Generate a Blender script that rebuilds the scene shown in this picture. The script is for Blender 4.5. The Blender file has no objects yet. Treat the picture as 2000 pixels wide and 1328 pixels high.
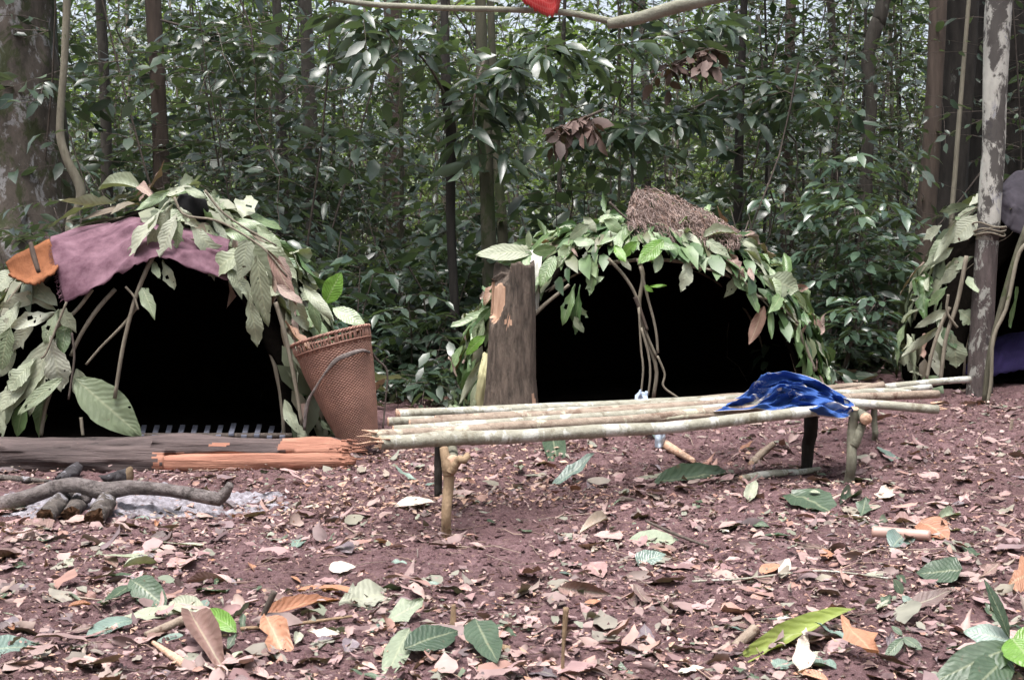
import bpy, math, random
import numpy as np
from mathutils import Vector, Matrix

rng = np.random.default_rng(11)
random.seed(5)
scene = bpy.context.scene
COL = scene.collection

# ---------------------------------------------------------------- camera
F = 2400.0                       # focal length in units of a 2000-wide picture
PITCH = math.atan(80 / F)        # the camera looks slightly down
CZ = 1.0
cam_d = bpy.data.cameras.new('camera')
cam = bpy.data.objects.new('camera', cam_d)
COL.objects.link(cam)
cam.location = (0, 0, CZ)
cam.rotation_euler = (math.pi / 2 - PITCH, 0, 0)
cam_d.sensor_width = 36
cam_d.lens = 36 * F / 2000
cam_d.clip_end = 1000
cam_d.dof.use_dof = True
cam_d.dof.focus_distance = 6.8
cam_d.dof.aperture_fstop = 13
scene.camera = cam

# ---------------------------------------------------------------- sky and sun
SUN_EL, SUN_ROT = math.radians(73), math.radians(205)
world = bpy.data.worlds.new('World')
scene.world = world
world.use_nodes = True
wn = world.node_tree
wn.nodes.clear()
sky = wn.nodes.new('ShaderNodeTexSky')
sky.sky_type = 'NISHITA'
sky.sun_disc = False
sky.sun_elevation = SUN_EL
sky.sun_rotation = SUN_ROT
sky.air_density = 1.0
sky.dust_density = 6.0
hsv = wn.nodes.new('ShaderNodeHueSaturation')      # thin cloud: nearly colourless sky
hsv.inputs['Saturation'].default_value = 0.5
bg = wn.nodes.new('ShaderNodeBackground')
bg.inputs['Strength'].default_value = 0.125
wo = wn.nodes.new('ShaderNodeOutputWorld')
wn.links.new(sky.outputs[0], hsv.inputs['Color'])
wn.links.new(hsv.outputs[0], bg.inputs['Color'])
wn.links.new(bg.outputs[0], wo.inputs['Surface'])

sun_d = bpy.data.lights.new('sun', 'SUN')
sun_d.energy = 1.5
sun_d.angle = math.radians(26)
sun_d.color = (1.0, 0.975, 0.955)
sun = bpy.data.objects.new('sun', sun_d)
COL.objects.link(sun)
# direction to the sun: from behind the camera, high up, a little to one side
sv = Vector((math.sin(SUN_ROT) * math.cos(SUN_EL), math.cos(SUN_ROT) * math.cos(SUN_EL), math.sin(SUN_EL)))
sun.rotation_euler = sv.to_track_quat('Z', 'Y').to_euler()
sun.location = (0, -5, 20)

scene.view_settings.view_transform = 'Standard'
scene.view_settings.look = 'None'
scene.view_settings.exposure = 1.5
scene.view_settings.gamma = 1.0
scene.render.engine = 'CYCLES'
scene.cycles.max_bounces = 6
scene.cycles.diffuse_bounces = 4
scene.cycles.glossy_bounces = 2
scene.cycles.transmission_bounces = 4
scene.cycles.caustics_reflective = False
scene.cycles.caustics_refractive = False
scene.cycles.use_denoising = True

# ---------------------------------------------------------------- numbers: noise, terrain, rays
def _h(i, j, s):
    n = (i.astype(np.int64) * 374761393 + j.astype(np.int64) * 668265263 + s * 974711) & 0x7fffffff
    n = ((n ^ (n >> 13)) * 1274126177) & 0x7fffffff
    n = n ^ (n >> 16)
    return (n & 0xffff) / 65535.0

def vn(x, y, s=0):
    x = np.asarray(x, float); y = np.asarray(y, float)
    i = np.floor(x); j = np.floor(y)
    fx = x - i; fy = y - j
    fx = fx * fx * (3 - 2 * fx); fy = fy * fy * (3 - 2 * fy)
    a = _h(i, j, s); b = _h(i + 1, j, s); c = _h(i, j + 1, s); d = _h(i + 1, j + 1, s)
    return (a * (1 - fx) + b * fx) * (1 - fy) + (c * (1 - fx) + d * fx) * fy

def fbm(x, y, s=0, o=4):
    r = 0; a = 0.5; t = 0
    for k in range(o):
        r = r + a * vn(x * 2 ** k, y * 2 ** k, s + k * 17); t += a; a *= .55
    return r / t

def sat(u, m): return m * np.tanh(u / m)
def sp(u, k=.35): return k * np.logaddexp(0, u / k)

def T(x, y):
    x = np.asarray(x, float); y = np.asarray(y, float)
    yy = sat(sp(y - 6.0), 6.); xx = sat(sp(x + .3), 6.)
    s = np.clip((y - 2.5) / 3.5, 0, 1); s = s * s * (3 - 2 * s)
    return .085 * yy + .06 * xx * s

def bumps(x, y):
    b = (fbm(x * 1.6, y * 1.6, 3, 3) - .5) * .07
    c = fbm(x * 9, y * 9, 8, 3)
    b = b + (c - .5) * .045
    d = vn(x * 33, y * 33, 21)
    b = b + (d - .5) * .022
    return b

def Z(x, y): return T(x, y) + bumps(x, y)

CP, SP_ = math.cos(PITCH), math.sin(PITCH)
def ray(px, py):
    u = -(py - 664) / F
    return np.array([(px - 1000) / F, CP + u * SP_, -SP_ + u * CP])
def at(px, py, y):
    d = ray(px, py)
    return d * (y / d[1]) + np.array([0, 0, CZ])
def G(px, py):
    d = ray(px, py)
    t = np.arange(1, 60, .01)
    q = d[None] * t[:, None]; q[:, 2] += CZ
    k = np.argmax(q[:, 2] <= T(q[:, 0], q[:, 1]))
    return q[k]

# ---------------------------------------------------------------- mesh helpers
def wloc(o):
    l = Vector((0, 0, 0))
    while o is not None:
        l += o.location; o = o.parent
    return l

def tag(o, label=None, cat=None, group=None, kind=None):
    if label: o['label'] = label
    if cat: o['category'] = cat
    if group: o['group'] = group
    if kind: o['kind'] = kind
    return o

def empty(name, loc, label=None, cat=None, group=None):
    o = bpy.data.objects.new(name, None)
    o.empty_display_size = .1
    COL.objects.link(o)
    o.location = Vector(loc)
    return tag(o, label, cat, group)

def mkmesh(name, V, Fc, mats, uv=None, rnd=None, smooth=True, mi=None):
    V = np.asarray(V, np.float32)
    if not isinstance(Fc, (list, tuple)): Fc = [Fc]
    Fc = [np.asarray(f, np.int32) for f in Fc if len(f)]
    me = bpy.data.meshes.new(name)
    nl = sum(f.size for f in Fc); nf = sum(len(f) for f in Fc)
    me.vertices.add(len(V)); me.vertices.foreach_set('co', V.ravel())
    me.loops.add(nl); me.polygons.add(nf)
    li = np.concatenate([f.ravel() for f in Fc])
    tot = np.concatenate([np.full(len(f), f.shape[1], np.int32) for f in Fc])
    st = np.concatenate([[0], np.cumsum(tot)[:-1]]).astype(np.int32)
    me.loops.foreach_set('vertex_index', li)
    me.polygons.foreach_set('loop_start', st)
    me.polygons.foreach_set('loop_total', tot)
    me.polygons.foreach_set('use_smooth', np.full(nf, smooth))
    if mi is not None: me.polygons.foreach_set('material_index', np.asarray(mi, np.int32))
    if uv is not None:
        l = me.uv_layers.new(name='UVMap')
        l.data.foreach_set('uv', np.asarray(uv, np.float32)[li].ravel())
    if rnd is not None:
        a = me.attributes.new('rnd', 'FLOAT', 'POINT')
        a.data.foreach_set('value', np.asarray(rnd, np.float32))
    me.update(calc_edges=True)
    me.validate()
    for m in (mats if isinstance(mats, (list, tuple)) else [mats]): me.materials.append(m)
    return me

def mk(name, V, Fc, mats, parent=None, **k):
    """one mesh object from world coordinates"""
    V = np.asarray(V, float)
    if parent is not None:
        off = np.array(wloc(parent)); loc = Vector((0, 0, 0))
        # origin of a part: its own centre
        c = V.mean(0) - off
        me = mkmesh(name, V - off - c, Fc, mats, **k)
        loc = Vector(c)
    else:
        c = np.array([V[:, 0].mean(), V[:, 1].mean(), V[:, 2].min()])
        if k.pop('atzero', False): c = np.zeros(3)
        me = mkmesh(name, V - c, Fc, mats, **k)
        loc = Vector(c)
    o = bpy.data.objects.new(name, me)
    COL.objects.link(o)
    o.parent = parent
    o.location = loc
    return o

def nrm(v):
    v = np.asarray(v, float)
    return v / np.maximum(np.linalg.norm(v, axis=-1, keepdims=True), 1e-9)

def spline(pts, n):
    """Catmull-Rom through the points"""
    p = np.asarray(pts, float)
    if len(p) == 2: return p[0] + (p[1] - p[0]) * np.linspace(0, 1, n)[:, None]
    q = np.vstack([2 * p[0] - p[1], p, 2 * p[-1] - p[-2]])
    s = np.linspace(0, len(p) - 1 - 1e-6, n); i = s.astype(int); t = (s - i)[:, None]
    a, b, c, d = q[i], q[i + 1], q[i + 2], q[i + 3]
    return .5 * (2 * b + (c - a) * t + (2 * a - 5 * b + 4 * c - d) * t ** 2 + (3 * b - a - 3 * c + d) * t ** 3)

def tube_geo(path, rad, sides=8, rough=0.0, seed=0, caps=True, fr=6.0, oval=1.0):
    """tube along path -> V, quads, caps(tri), uv"""
    path = np.asarray(path, float); n = len(path)
    rad = np.broadcast_to(np.asarray(rad, float), (n,)) if np.ndim(rad) == 0 or len(np.atleast_1d(rad)) == n else np.interp(np.linspace(0, 1, n), np.linspace(0, 1, len(rad)), rad)
    tg = nrm(np.gradient(path, axis=0))
    up = np.array([0, 0, 1.]) if abs(tg[0, 2]) < .8 else np.array([0, 1., 0])
    X = nrm(np.cross(tg, up)); Y = np.cross(X, tg)
    a = np.linspace(0, 2 * np.pi, sides, endpoint=False)
    R = np.repeat(rad[:, None], sides, 1)
    if rough:
        L = np.concatenate([[0], np.cumsum(np.linalg.norm(np.diff(path, axis=0), axis=1))])
        aa = np.stack([np.cos(a), np.sin(a)], -1)
        m = fbm(aa[None, :, 0] * 1.7 + L[:, None] * fr * .35 + seed, aa[None, :, 1] * 1.7 + L[:, None] * fr + seed * 3.1, seed, 3)
        R = R * (1 + rough * (m - .5) * 2)
    V = path[:, None, :] + R[..., None] * (np.cos(a)[None, :, None] * X[:, None, :] + oval * np.sin(a)[None, :, None] * Y[:, None, :])
    V = V.reshape(-1, 3)
    i = np.arange(n - 1)[:, None] * sides; j = np.arange(sides)[None]; j2 = (j + 1) % sides
    Q = np.stack([i + j, i + j2, i + sides + j2, i + sides + j], -1).reshape(-1, 4)
    uv = np.stack([np.tile(np.arange(sides) / sides, n), np.repeat(np.linspace(0, 1, n), sides)], -1)
    Tt = np.zeros((0, 3), int)
    if caps:
        c0 = len(V); V = np.vstack([V, path[0], path[-1]]); uv = np.vstack([uv, [[.5, 0], [.5, 1]]])
        k = np.arange(sides); k2 = (k + 1) % sides
        Tt = np.vstack([np.stack([np.full(sides, c0), k2, k], -1), np.stack([np.full(sides, c0 + 1), (n - 1) * sides + k, (n - 1) * sides + k2], -1)])
    return V, Q, Tt, uv

class Geo:
    """collects pieces of one part"""
    def __init__(s): s.V = []; s.Q = []; s.T = []; s.R = []; s.U = []; s.n = 0; s.mq = []; s.mt = []
    def add(s, V, Q=None, Tt=None, rnd=None, uv=None, mq=0, mt=0):
        V = np.asarray(V, float)
        s.V.append(V)
        if Q is not None and len(Q): s.Q.append(np.asarray(Q) + s.n); s.mq.append(np.full(len(Q), mq))
        if Tt is not None and len(Tt): s.T.append(np.asarray(Tt) + s.n); s.mt.append(np.full(len(Tt), mt))
        s.R.append(np.full(len(V), random.random()) if rnd is None else np.broadcast_to(rnd, (len(V),)))
        s.U.append(np.zeros((len(V), 2)) if uv is None else uv)
        s.n += len(V)
        return s
    def tube(s, path, rad, sides=8, mt=0, mq=0, **k):
        V, Q, Tt, uv = tube_geo(path, rad, sides, **k)
        return s.add(V, Q, Tt, uv=uv, mt=mt, mq=mq)
    def build(s, name, mats, parent=None, **k):
        V = np.vstack(s.V); Fs = []; mi = []
        if s.Q: Fs.append(np.vstack(s.Q)); mi.append(np.concatenate(s.mq))
        if s.T: Fs.append(np.vstack(s.T)); mi.append(np.concatenate(s.mt))
        return mk(name, V, Fs, mats, parent, uv=np.vstack(s.U), rnd=np.concatenate(s.R), mi=np.concatenate(mi), **k)

# ---------------------------------------------------------------- leaf clouds (many leaves in one mesh)
def _tmpl(kind):
    if kind == 2:      # far: two triangles folded along the rib
        P = np.array([[0, 0, 0], [-.5, .45, .06], [0, 1, -.10], [.5, .45, .06]]); Tt = np.array([[0, 2, 1], [0, 3, 2]])
    elif kind == 4:
        P = np.array([[0, 0, 0], [-.5, .42, .05], [0, .45, 0], [.5, .42, .05], [0, 1, -.12]])
        Tt = np.array([[0, 2, 1], [0, 3, 2], [1, 2, 4], [2, 3, 4]])
    elif kind == 16:   # litter seen close: a smooth outline
        tt = np.array([.12, .3, .5, .7, .88]); ww = np.array([.26, .45, .5, .40, .20]); P = [[0, 0, 0]]
        for t_, w_ in zip(tt, ww): P += [[-w_, t_, .06 - .16 * t_ ** 2], [0, t_ + .02, -.15 * t_ ** 2], [w_, t_, .05 - .14 * t_ ** 2]]
        P.append([.02, 1, -.16]); P = np.array(P); Tt = [[0, 2, 1], [0, 3, 2]]
        for k in range(4):
            a = 1 + 3 * k; b = a + 3
            Tt += [[a, a + 1, b + 1], [a, b + 1, b], [a + 1, a + 2, b + 2], [a + 1, b + 2, b + 1]]
        Tt += [[13, 14, 16], [14, 15, 16]]; Tt = np.array(Tt)
    else:
        P = np.array([[0, 0, 0], [-.42, .27, .05], [0, .3, .0], [.42, .27, .05], [-.45, .62, .0], [0, .65, -.04], [.45, .62, .0], [0, 1, -.16]])
        Tt = np.array([[0, 2, 1], [0, 3, 2], [1, 2, 5], [1, 5, 4], [2, 3, 6], [2, 6, 5], [4, 5, 7], [5, 6, 7]])
    return P, Tt

def leaf_cloud(pos, d, n, ln, wd, rnd, kind=8, jag=0.0, bendr=(.3, 1.8)):
    P, Tt = _tmpl(kind)
    d = nrm(d); n = nrm(n - (n * d).sum(-1, keepdims=True) * d); x = np.cross(d, n)
    N = len(pos); m = len(P)
    bend = rng.uniform(*bendr, N)
    V = pos[:, None] + x[:, None] * (P[None, :, 0:1] * wd[:, None, None]) + d[:, None] * (P[None, :, 1:2] * ln[:, None, None]) + n[:, None] * (P[None, :, 2:3] * (ln * bend)[:, None, None])
    if jag: V = V + rng.normal(0, jag, V.shape) * ln[:, None, None]
    Fc = (Tt[None] + (np.arange(N) * m)[:, None, None]).reshape(-1, 3)
    uv = np.tile(np.stack([P[:, 0] * 2, P[:, 1]], -1), (N, 1))
    return V.reshape(-1, 3), Fc, np.repeat(rnd, m), uv

def sprays(start, bdir, blen, nn, leaf, aspect=.42, droop=.5, rise=.15, jit=.35, drop=0.0):
    """branches with leaves set in two ranks; all arrays over B branches -> leaf arrays, branch polylines"""
    B = len(start)
    s = np.linspace(.12, 1, nn)
    bd = nrm(bdir)
    def pt(t):
        p = start[:, None] + bd[:, None] * (t[..., None] * blen[:, None, None])
        p[..., 2] -= droop * (t ** 2) * blen[:, None] * .5
        return p
    t = np.broadcast_to(s[None], (B, nn))
    pos = pt(t)
    tang = bd[:, None] * np.ones((1, nn, 1)); tang[..., 2] -= droop * t
    tang = nrm(tang)
    side = nrm(np.cross(tang, np.array([0, 0, 1.])))
    sg = np.where((np.arange(nn) % 2) == 0, 1., -1.)[None, :, None]
    d = tang * rng.uniform(.35, .9, (B, nn, 1)) + side * sg * rng.uniform(.6, 1.1, (B, nn, 1))
    d[:, -1] = tang[:, -1]
    d[..., 2] += -rise * 1.2 + rng.normal(0, jit * .6, (B, nn))
    n = np.array([0, 0, 1.]) + rng.normal(0, jit, (B, nn, 3))
    ln = leaf[:, None] * rng.uniform(.65, 1.2, (B, nn))
    keep = (rng.random((B, nn)) >= drop).ravel()
    rn = np.clip(rng.random((B, 1)) * .6 + rng.random((B, nn)) * .4, 0, 1)
    asp = np.broadcast_to(np.asarray(aspect), (B,))[:, None] * rng.uniform(.85, 1.15, (B, nn))
    out = [pos.reshape(-1, 3)[keep], d.reshape(-1, 3)[keep], n.reshape(-1, 3)[keep], ln.ravel()[keep], (ln * asp).ravel()[keep], rn.ravel()[keep]]
    lines = pt(np.broadcast_to(np.linspace(0, 1, 4)[None], (B, 4)))
    return out, lines

def twigs(lines, r):
    """three-sided twigs for (B,k,3) polylines"""
    B, k, _ = lines.shape
    tg = nrm(np.gradient(lines, axis=1))
    X = nrm(np.cross(tg, np.array([.13, .2, 1.]))); Y = np.cross(X, tg)
    a = np.array([0, 2.094, 4.189])
    rr = (np.asarray(r) * np.ones(B))[:, None, None, None] * np.linspace(1, .35, k)[None, :, None, None]
    V = lines[:, :, None] + rr * (np.cos(a)[None, None, :, None] * X[:, :, None] + np.sin(a)[None, None, :, None] * Y[:, :, None])
    V = V.reshape(-1, 3)
    b = (np.arange(B) * k * 3)[:, None, None]; i = (np.arange(k - 1) * 3)[None, :, None]; j = np.arange(3)[None, None]; j2 = (j + 1) % 3
    Q = np.stack([b + i + j, b + i + j2, b + i + 3 + j2, b + i + 3 + j], -1).reshape(-1, 4)
    return V, Q

# ---------------------------------------------------------------- materials
def newmat(name):
    m = bpy.data.materials.new(name); m.use_nodes = True
    nt = m.node_tree; nt.nodes.clear()
    out = nt.nodes.new('ShaderNodeOutputMaterial')
    return m, nt, out
def N(nt, t, **k):
    n = nt.nodes.new(t)
    for a, v in k.items():
        if a.startswith('i_'):
            key = a[2:].replace('_', ' ')
            n.inputs[int(key) if key.isdigit() else key].default_value = v
        else: setattr(n, a, v)
    return n
def ramp(nt, stops, interp='LINEAR'):
    n = nt.nodes.new('ShaderNodeValToRGB'); n.color_ramp.interpolation = interp
    e = n.color_ramp.elements
    while len(e) < len(stops): e.new(.5)
    for k, (p, c) in enumerate(stops):
        e[k].position = p; e[k].color = (*c, 1) if len(c) == 3 else c
    return n
def even(cols): return [(i / max(1, len(cols) - 1), c) for i, c in enumerate(cols)]
def math_(nt, op, a, b=None, c=None, clamp=False):
    n = nt.nodes.new('ShaderNodeMath'); n.operation = op; n.use_clamp = clamp
    for i, v in enumerate((a, b, c)):
        if v is None: continue
        if isinstance(v, (int, float)): n.inputs[i].default_value = v
        else: nt.links.new(v, n.inputs[i])
    return n.outputs[0]
def mixc(nt, f, a, b, bt='MIX'):
    n = nt.nodes.new('ShaderNodeMix'); n.data_type = 'RGBA'; n.blend_type = bt
    for k, v in ((0, f), (6, a), (7, b)):
        if isinstance(v, (int, float)): n.inputs[k].default_value = v
        elif isinstance(v, tuple): n.inputs[k].default_value = (*v, 1)
        else: nt.links.new(v, n.inputs[k])
    return n.outputs[2]

def leaf_mat(name, cols, rough=.38, trans=.22, obj=False, veins=False, spec=.75, spots=0.0, spotc=(.10, .06, .035), nscale=14, under=None, holes=0.0):
    m, nt, out = newmat(name); L = nt.links
    if obj: src = N(nt, 'ShaderNodeObjectInfo').outputs['Random']
    else: src = N(nt, 'ShaderNodeAttribute', attribute_name='rnd').outputs['Fac']
    r = ramp(nt, even(cols)); L.new(src, r.inputs[0]); c = r.outputs[0]
    tc = N(nt, 'ShaderNodeTexCoord')
    nz = N(nt, 'ShaderNodeTexNoise', i_Scale=nscale if not obj else 4.0, i_Detail=3.0); L.new(tc.outputs['Object'], nz.inputs['Vector'])
    v = N(nt, 'ShaderNodeMapRange', i_1=.3, i_2=.7, i_3=.78, i_4=1.18); L.new(nz.outputs['Fac'], v.inputs[0])
    c = mixc(nt, 1.0, c, (1, 1, 1), 'MULTIPLY') if False else c
    hv = N(nt, 'ShaderNodeHueSaturation'); L.new(v.outputs[0], hv.inputs['Value']); L.new(c, hv.inputs['Color']); c = hv.outputs[0]
    if under is not None:
        ge = N(nt, 'ShaderNodeNewGeometry')
        c = mixc(nt, ge.outputs['Backfacing'], c, mixc(nt, .75, c, under))
    if spots:
        n2 = N(nt, 'ShaderNodeTexNoise', i_Scale=9.0 if obj else 40., i_Detail=4.0, i_Roughness=.7); L.new(tc.outputs['Object'], n2.inputs['Vector'])
        if obj: L.new(N(nt, 'ShaderNodeObjectInfo').outputs['Random'], n2.inputs['W']) if n2.noise_dimensions == '4D' else None
        s = N(nt, 'ShaderNodeMapRange', i_1=.72 - spots * .25, i_2=.80 - spots * .25); L.new(n2.outputs['Fac'], s.inputs[0])
        c = mixc(nt, math_(nt, 'MULTIPLY', s.outputs[0], .8), c, spotc)
    bsdf = N(nt, 'ShaderNodeBsdfPrincipled'); bsdf.inputs['Roughness'].default_value = rough
    bsdf.inputs['Specular IOR Level'].default_value = spec
    bump_h = nz.outputs['Fac']
    if veins:
        uv = N(nt, 'ShaderNodeUVMap'); sx = N(nt, 'ShaderNodeSeparateXYZ'); L.new(uv.outputs[0], sx.inputs[0])
        au = math_(nt, 'ABSOLUTE', sx.outputs[0])
        rib = N(nt, 'ShaderNodeMapRange', i_1=.10, i_2=.03); L.new(au, rib.inputs[0])
        ph = math_(nt, 'SUBTRACT', math_(nt, 'ADD', math_(nt, 'MULTIPLY', sx.outputs[1], 11.0), math_(nt, 'MULTIPLY', nz.outputs['Fac'], 2.5)), math_(nt, 'MULTIPLY', au, 2.2))
        sn = math_(nt, 'SINE', math_(nt, 'MULTIPLY', ph, 6.283))
        vein = N(nt, 'ShaderNodeMapRange', i_1=.72, i_2=1.0); L.new(sn, vein.inputs[0])
        vv = math_(nt, 'MAXIMUM', rib.outputs[0], math_(nt, 'MULTIPLY', vein.outputs[0], .14))
        lite = mixc(nt, .55, c, (.45, .46, .30))
        c = mixc(nt, math_(nt, 'MULTIPLY', vv, .5), c, lite)
        bump_h = math_(nt, 'ADD', math_(nt, 'MULTIPLY', sn, .08), math_(nt, 'MULTIPLY', nz.outputs['Fac'], .8))
    L.new(c, bsdf.inputs['Base Color'])
    bp = N(nt, 'ShaderNodeBump', i_Strength=.2 if not obj else .35, i_Distance=.01 if not obj else .02); L.new(bump_h, bp.inputs['Height']); L.new(bp.outputs[0], bsdf.inputs['Normal'])
    fin = bsdf.outputs[0]
    if trans > 0:
        tr = N(nt, 'ShaderNodeBsdfTranslucent')
        L.new(mixc(nt, 1.0, c, (1.25, 1.35, .6), 'MULTIPLY'), tr.inputs['Color'])
        mx = N(nt, 'ShaderNodeMixShader', i_0=trans); L.new(bsdf.outputs[0], mx.inputs[1]); L.new(tr.outputs[0], mx.inputs[2]); fin = mx.outputs[0]
    if holes:      # insect holes: the blade is really missing there
        nh = N(nt, 'ShaderNodeTexNoise', i_Scale=7.0, i_Detail=2.0, i_Distortion=.3); nh.noise_dimensions = '4D'
        L.new(tc.outputs['Object'], nh.inputs['Vector']); L.new(math_(nt, 'MULTIPLY', src, 40.0), nh.inputs['W'])
        hm = math_(nt, 'GREATER_THAN', nh.outputs['Fac'], holes)
        tp_ = N(nt, 'ShaderNodeBsdfTransparent'); mh = N(nt, 'ShaderNodeMixShader'); L.new(hm, mh.inputs[0]); L.new(fin, mh.inputs[1]); L.new(tp_.outputs[0], mh.inputs[2]); fin = mh.outputs[0]
    L.new(fin, out.inputs[0])
    return m

def bark_mat(name, c1, c2, patch=None, pth=.58, pscale=6, stretch=.25, scale=14, bump=.5, moss=None, mossth=.55, rough=.85, dark=None, darkth=.62, darkscale=5, spec=.25):
    """bark: grain drawn out along the trunk, lichen patches, moss and dark blotches with shapes of their own"""
    m, nt, out = newmat(name); L = nt.links
    tc = N(nt, 'ShaderNodeTexCoord'); mp = N(nt, 'ShaderNodeMapping'); mp.inputs['Scale'].default_value = (1, 1, stretch)
    L.new(tc.outputs['Object'], mp.inputs[0])
    n1 = N(nt, 'ShaderNodeTexNoise', i_Scale=float(scale), i_Detail=6.0, i_Roughness=.65); L.new(mp.outputs[0], n1.inputs['Vector'])
    r = ramp(nt, [(.3, c1), (.7, c2)]); L.new(n1.outputs['Fac'], r.inputs[0]); c = r.outputs[0]
    def blot(c, col, th, sc, st=.6, seed=0., amt=.9):
        mp2 = N(nt, 'ShaderNodeMapping'); mp2.inputs['Scale'].default_value = (1, 1, st); mp2.inputs['Location'].default_value = (seed, seed * 2, 0)
        L.new(tc.outputs['Object'], mp2.inputs[0])
        n = N(nt, 'ShaderNodeTexNoise', i_Scale=float(sc), i_Detail=6.0, i_Roughness=.7, i_Distortion=.4); L.new(mp2.outputs[0], n.inputs['Vector'])
        s = N(nt, 'ShaderNodeMapRange', i_1=th, i_2=th + .05); L.new(n.outputs['Fac'], s.inputs[0])
        return mixc(nt, math_(nt, 'MULTIPLY', s.outputs[0], amt), c, col)
    if patch: c = blot(c, patch, pth, pscale, seed=3.)
    if moss: c = blot(c, moss, mossth, pscale * .7, seed=9., amt=.75)
    if dark: c = blot(c, dark, darkth, darkscale, seed=17.)
    b = N(nt, 'ShaderNodeBsdfPrincipled'); b.inputs['Roughness'].default_value = rough; b.inputs['Specular IOR Level'].default_value = spec
    L.new(c, b.inputs['Base Color'])
    n3 = N(nt, 'ShaderNodeTexNoise', i_Scale=scale * 3., i_Detail=5.0, i_Roughness=.7); L.new(mp.outputs[0], n3.inputs['Vector'])
    h = math_(nt, 'ADD', n1.outputs['Fac'], math_(nt, 'MULTIPLY', n3.outputs['Fac'], .5))
    bp = N(nt, 'ShaderNodeBump', i_Strength=bump, i_Distance=.03); L.new(h, bp.inputs['Height']); L.new(bp.outputs[0], b.inputs['Normal'])
    L.new(b.outputs[0], out.inputs[0])
    return m

def cloth_mat(name, c1, c2, scale=5, rough=.9, weave=260, extra=None):
    m, nt, out = newmat(name); L = nt.links
    tc = N(nt, 'ShaderNodeTexCoord')
    n1 = N(nt, 'ShaderNodeTexNoise', i_Scale=float(scale), i_Detail=6.0, i_Roughness=.65); L.new(tc.outputs['Object'], n1.inputs['Vector'])
    r = ramp(nt, [(.32, c1), (.68, c2)]); L.new(n1.outputs['Fac'], r.inputs[0]); c = r.outputs[0]
    if extra: c = extra(nt, tc, c)
    b = N(nt, 'ShaderNodeBsdfPrincipled'); b.inputs['Roughness'].default_value = rough; b.inputs['Specular IOR Level'].default_value = .2
    L.new(c, b.inputs['Base Color'])
    n2 = N(nt, 'ShaderNodeTexNoise', i_Scale=float(weave), i_Detail=2.0); L.new(tc.outputs['Object'], n2.inputs['Vector'])
    bp = N(nt, 'ShaderNodeBump', i_Strength=.3, i_Distance=.004); L.new(n2.outputs['Fac'], bp.inputs['Height']); L.new(bp.outputs[0], b.inputs['Normal'])
    L.new(b.outputs[0], out.inputs[0])
    return m

# nearer greens are real foliage albedos; pale ones are the undersides of cut leaves
FOREST = [(.014, .026, .015), (.022, .040, .023), (.032, .056, .031), (.044, .072, .042), (.06, .095, .042), (.095, .14, .055)]
NEARG = [(.012, .024, .015), (.022, .040, .025), (.034, .058, .037), (.050, .078, .052), (.07, .10, .066)]
M_forest = leaf_mat('forest_leaf', FOREST, .36, .30)
M_far = leaf_mat('far_leaf', [(.05, .085, .03), (.08, .13, .042), (.12, .18, .06), (.17, .23, .085), (.22, .27, .13)], .35, .42)  # lighter and yellower: the sunlit look of far leaves sits in the colour
M_under = leaf_mat('understorey_leaf', NEARG, .34, .18, under=(.13, .18, .12))
M_shrub = leaf_mat('shrub_leaf', [(.035, .065, .045), (.05, .088, .06), (.07, .115, .075), (.095, .145, .09)], .30, .2, under=(.14, .19, .13))
M_dead = leaf_mat('dead_leaf', [(.045, .026, .02), (.09, .052, .042), (.16, .10, .085), (.07, .042, .036)], .7, .1)
M_hutleaf = leaf_mat('cut_leaf', [(.15, .19, .105), (.25, .28, .195), (.31, .335, .245), (.36, .375, .29), (.19, .22, .13), (.42, .43, .35)], .55, .1, obj=True, veins=True, spots=.3, holes=.685)
M_hutgreen = leaf_mat('fresh_leaf', [(.05, .105, .035), (.08, .15, .055), (.13, .21, .08), (.20, .28, .14), (.17, .24, .125), (.27, .33, .20)], .42, .15, obj=True, veins=True, spots=.1)
M_hutdry = leaf_mat('dry_leaf', [(.26, .18, .15), (.33, .24, .21), (.20, .12, .10), (.30, .17, .11)], .7, .08, obj=True, veins=True, spots=.3)
M_bright = leaf_mat('bright_leaf', [(.12, .26, .03), (.15, .30, .045)], .4, .25, obj=True, veins=True)
M_thatch = leaf_mat('thatch_leaf', [(.04, .055, .028), (.08, .10, .055), (.15, .17, .105), (.21, .22, .155), (.12, .085, .06)], .6, .1)
M_thatch2 = leaf_mat('green_thatch_leaf', [(.025, .055, .022), (.05, .10, .035), (.09, .16, .06), (.15, .22, .10), (.10, .085, .05)], .5, .12)
M_lining = bark_mat('shade_black_lining', (.004, .0035, .003), (.008, .0065, .0055), scale=9, stretch=1, spec=0.0)  # near-black colour stands in for the shade inside the huts
M_stick = bark_mat('stick_bark', (.13, .11, .085), (.26, .23, .18), scale=30, stretch=.2)
M_twig = bark_mat('twig_bark', (.055, .045, .04), (.13, .105, .09), scale=30, stretch=.3)

def proj(P):
    P = np.asarray(P, float) - np.array([0, 0, CZ])
    f = P[..., 1] * CP - P[..., 2] * SP_; u = P[..., 1] * SP_ + P[..., 2] * CP
    return np.stack([1000 + F * P[..., 0] / f, 664 - F * u / f], -1)

def inpoly(p, poly):
    x, y = p[..., 0], p[..., 1]; r = np.zeros(x.shape, bool); n = len(poly)
    for i in range(n):
        x1, y1 = poly[i]; x2, y2 = poly[(i + 1) % n]
        if y1 == y2: continue
        c = ((y1 > y) != (y2 > y)) & (x < (x2 - x1) * (y - y1) / (y2 - y1) + x1)
        r ^= c
    return r

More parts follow.
